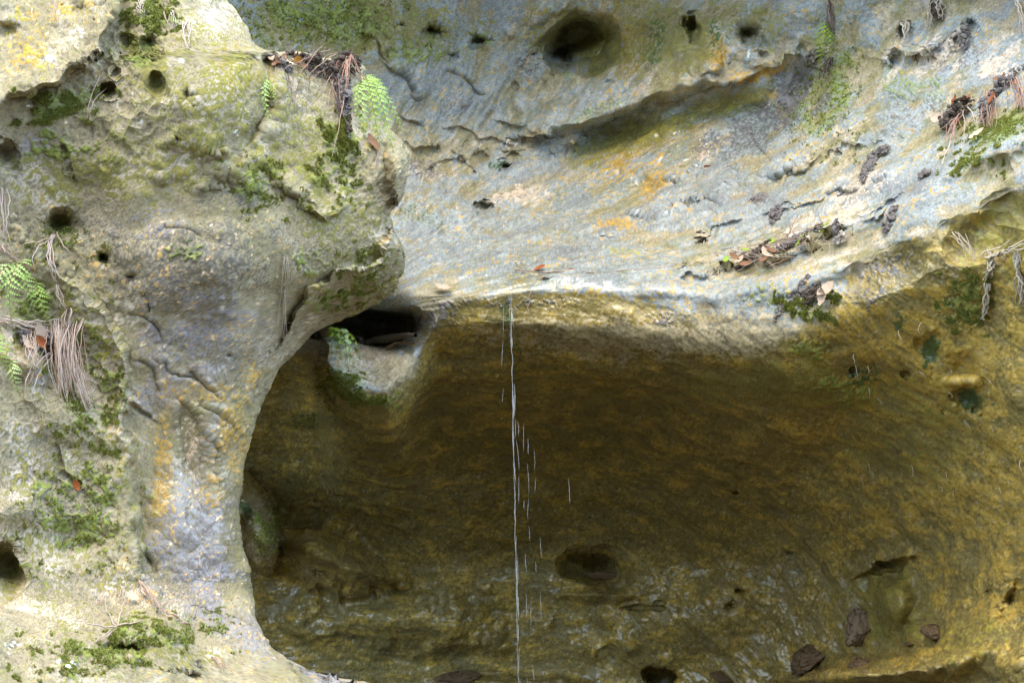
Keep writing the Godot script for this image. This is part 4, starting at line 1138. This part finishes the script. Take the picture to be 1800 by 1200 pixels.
	for k in 26:
		var px := rng.randf_range(1490, 1795)
		var py := rng.randf_range(540, 940)
		var where := over(cliff, px, py, .01)
		var len_ := rng.randf_range(.02, .07)
		single("rootlet", tube(bend(Vector3.ZERO, Vector3(rng.randfn() * .01, -len_, .02), Vector3(rng.randfn() * .006, 0, .01), 5, .003), .0028, .001, 4), chalky[1], where, "pale rootlet dangling from the ochre wall of the hollow", "roots", "rootlets on the ochre wall")
	o = thing("root_bundle", "pale roots and bark hanging at the top of the right wall", "roots", over(cliff, 1640, 20, .05))
	strands(o, cliff, "root", [[1632, -5, 1634, 46, 10, 8, 10, .03, .004], [1655, 0, 1656, 30, 8, 8, 6, .02, .004], [1592, 40, 1590, 66, 8, 6, 8, .02, .005], [1792, 0, 1796, 60, 8, 8, 6, .03, .003]], chalky + [twigs[1]])
	clump(cliff, 1648, 18, 12, 22, -20, .05, soil, "soil_clump", "dark bark scrap hanging at the top of the right wall", "soil")
	clump(cliff, 1697, 66, 12, 28, 12, .04, soil_grey, "soil_clump", "dark crust flake beside the bare pale rock of the right wall", "soil")
	o = thing("root_bundle", "brown roots running down the crack beside the lone fern", "roots", over(cliff, 1455, 30, .04))
	strands(o, cliff, "root", [[1458, -10, 1462, 60, 6, 8, 8, .03, .004], [1460, 100, 1440, 140, 8, 14, 8, .03, .003], [1462, 100, 1456, 155, 3, 3, 2, .03, .002]], [dark_roots[0], dark_roots[1], straw[1]])

	# ---- stones on the floor of the hollow
	var wet_stone := plain(Vector3(.16, .105, .055), .6, .4)
	var pale_stone := plain(Vector3(.24, .18, .12), .7, .4)
	for e in [[1508, 1108, 34, 42, 28, .10, pale_stone, "upright greyish stone leaning against the back of the hollow"], [1425, 1156, 52, 20, -26, .12, wet_stone, "long brown slab lying on the floor of the hollow"], [1638, 1112, 19, 16, 0, .08, wet_stone, "small dark stone on the ledge at the right of the hollow"], [1512, 1166, 20, 10, -26, .08, wet_stone, "small brown slab wedged beside the upright greyish stone"],
			[1605, 1130, 16, 6, -14, .06, wet_stone, "thin dark chip in front of the small dark stone"], [575, 1190, 30, 6, 8, .12, pale_stone, "flat tan slab at the foot of the back wall beside the ridge"], [800, 1192, 44, 10, -8, .12, wet_stone, "low wet slab at the foot of the back wall below the fall"], [1270, 1190, 22, 10, 20, .08, wet_stone, "broken brown stone beside the dark recess in the floor"], [1075, 1012, 44, 9, 4, .06, wet_stone, "flat brown slab lying in the arched niche"]]:
		var c := over(cliff, e[0], e[1], e[5] * .3)
		var s := -c.z / FOCAL
		var st := single("stone", lump(Vector3(e[2] * s, e[3] * s, e[5]), .22, 2.2, int(e[0]), 30, .95), e[6], c, e[7], "stone", "loose stones in the hollow")
		st.rotation.z = deg_to_rad(-e[4])

	# ---- the fall: threads of water that break into beads
	var water := StandardMaterial3D.new()
	water.albedo_color = Color(.93, .96, 1.0, .27); water.roughness = .06; water.metallic_specular = .6
	water.transparency = BaseMaterial3D.TRANSPARENCY_ALPHA
	var top := at(898, 512, 7.94)
	o = thing("waterfall", "thin thread of falling water spilling from the lip of the chute", "waterfall", top)
	var thread := PackedVector3Array()
	for k in 41:
		var t := k / 40.0
		thread.append(at(897.5 + 14.5 * t + rng.randfn() * .5, 500 + 760 * t, 7.95 - .15 * t) - top)
	part("thread", tube(thread, .0017, .0012, 6, .35), water, o)
	# [column at the lip, drift, first row, last row, radius, share of the way that is unbroken]
	for e in [[898, 14, 506, 1260, .0055, .4], [901, 13, 540, 1260, .0042, .32], [895, 20, 512, 1000, .0028, .5], [904, 16, 640, 1260, .0032, .35], [884, -2, 515, 700, .0016, .1], [920, 18, 770, 1260, .0022, .2], [930, 18, 790, 1260, .0018, .16], [946, 6, 800, 1260, .0018, .1], [985, 30, 840, 940, .0022, .3], [918, 8, 700, 1260, .002, .25]]:
		var y: float = e[2]
		while y < e[3]:
			var run := rng.randf_range(14, 60)
			var t0 := (y - 505.0) / 700.0
			var t1 := (y + run - 505.0) / 700.0
			if rng.randf() < e[5] + .15:
				var a := at(e[0] + e[1] * t0 + rng.randfn() * 1.2, y, 7.95 - .15 * t0) - top
				var b := at(e[0] + e[1] * t1 + rng.randfn() * 1.2, y + run, 7.95 - .15 * t1) - top
				var r: float = e[4] * rng.randf_range(.32, .75)
				var n := 8
				var pts := bend(a, b, Vector3(rng.randfn() * .002, 0, 0), n, .0006)
				part("strand" if run > 34 else "drop", drop(pts, r), water, o)
			y += run * rng.randf_range(.85, 1.35)

	# ---- moss
	var moss_mat := StandardMaterial3D.new()
	moss_mat.vertex_color_use_as_albedo = true; moss_mat.roughness = .9; moss_mat.cull_mode = BaseMaterial3D.CULL_DISABLED
	moss(buttress, [[110, 185, 100, 34], [650, 480, 60, 60], [600, 280, 60, 90], [460, 330, 90, 60], [140, 900, 120, 110], [150, 720, 70, 80], [300, 1110, 120, 40], [590, 240, 40, 40], [270, 30, 60, 40], [150, 1150, 140, 50], [590, 530, 50, 20], [100, 500, 100, 100]], 15000, "moss", "short green moss scattered over the buttress", moss_mat, .010)
	moss(cliff, [[600, 675, 45, 30], [640, 705, 70, 16], [1750, 225, 80, 40], [1700, 280, 60, 26], [1420, 540, 60, 30], [1450, 180, 70, 110], [560, 40, 160, 60], [1700, 530, 60, 60], [470, 930, 26, 40]], 14000, "moss", "bright green moss on the cliff, the shelf and the rim", moss_mat, .011)

# a body of falling water: a tube drawn out to a point at both ends
func drop(pts: PackedVector3Array, r: float) -> ArrayMesh:
	var v := PackedVector3Array()
	var nn := PackedVector3Array()
	var idx := PackedInt32Array()
	var c := pts.size()
	for k in c:
		var t := k / float(c - 1)
		var rr := r * pow(sin(PI * clampf(t, .02, .98)), .6) * (1.0 + .25 * sin(t * 19.0))
		for s in 6:
			var d := Vector3(cos(TAU * s / 6.0), 0, sin(TAU * s / 6.0))
			v.append(pts[k] + d * rr); nn.append(d)
	for k in c - 1:
		for s in 6:
			var q := k * 6 + s
			var w := k * 6 + (s + 1) % 6
			idx.append_array(PackedInt32Array([q, q + 6, w, w, q + 6, w + 6]))
	var arr := []
	arr.resize(Mesh.ARRAY_MAX)
	arr[Mesh.ARRAY_VERTEX] = v; arr[Mesh.ARRAY_NORMAL] = nn; arr[Mesh.ARRAY_INDEX] = idx
	var m := ArrayMesh.new()
	m.add_surface_from_arrays(Mesh.PRIMITIVE_TRIANGLES, arr)
	return m
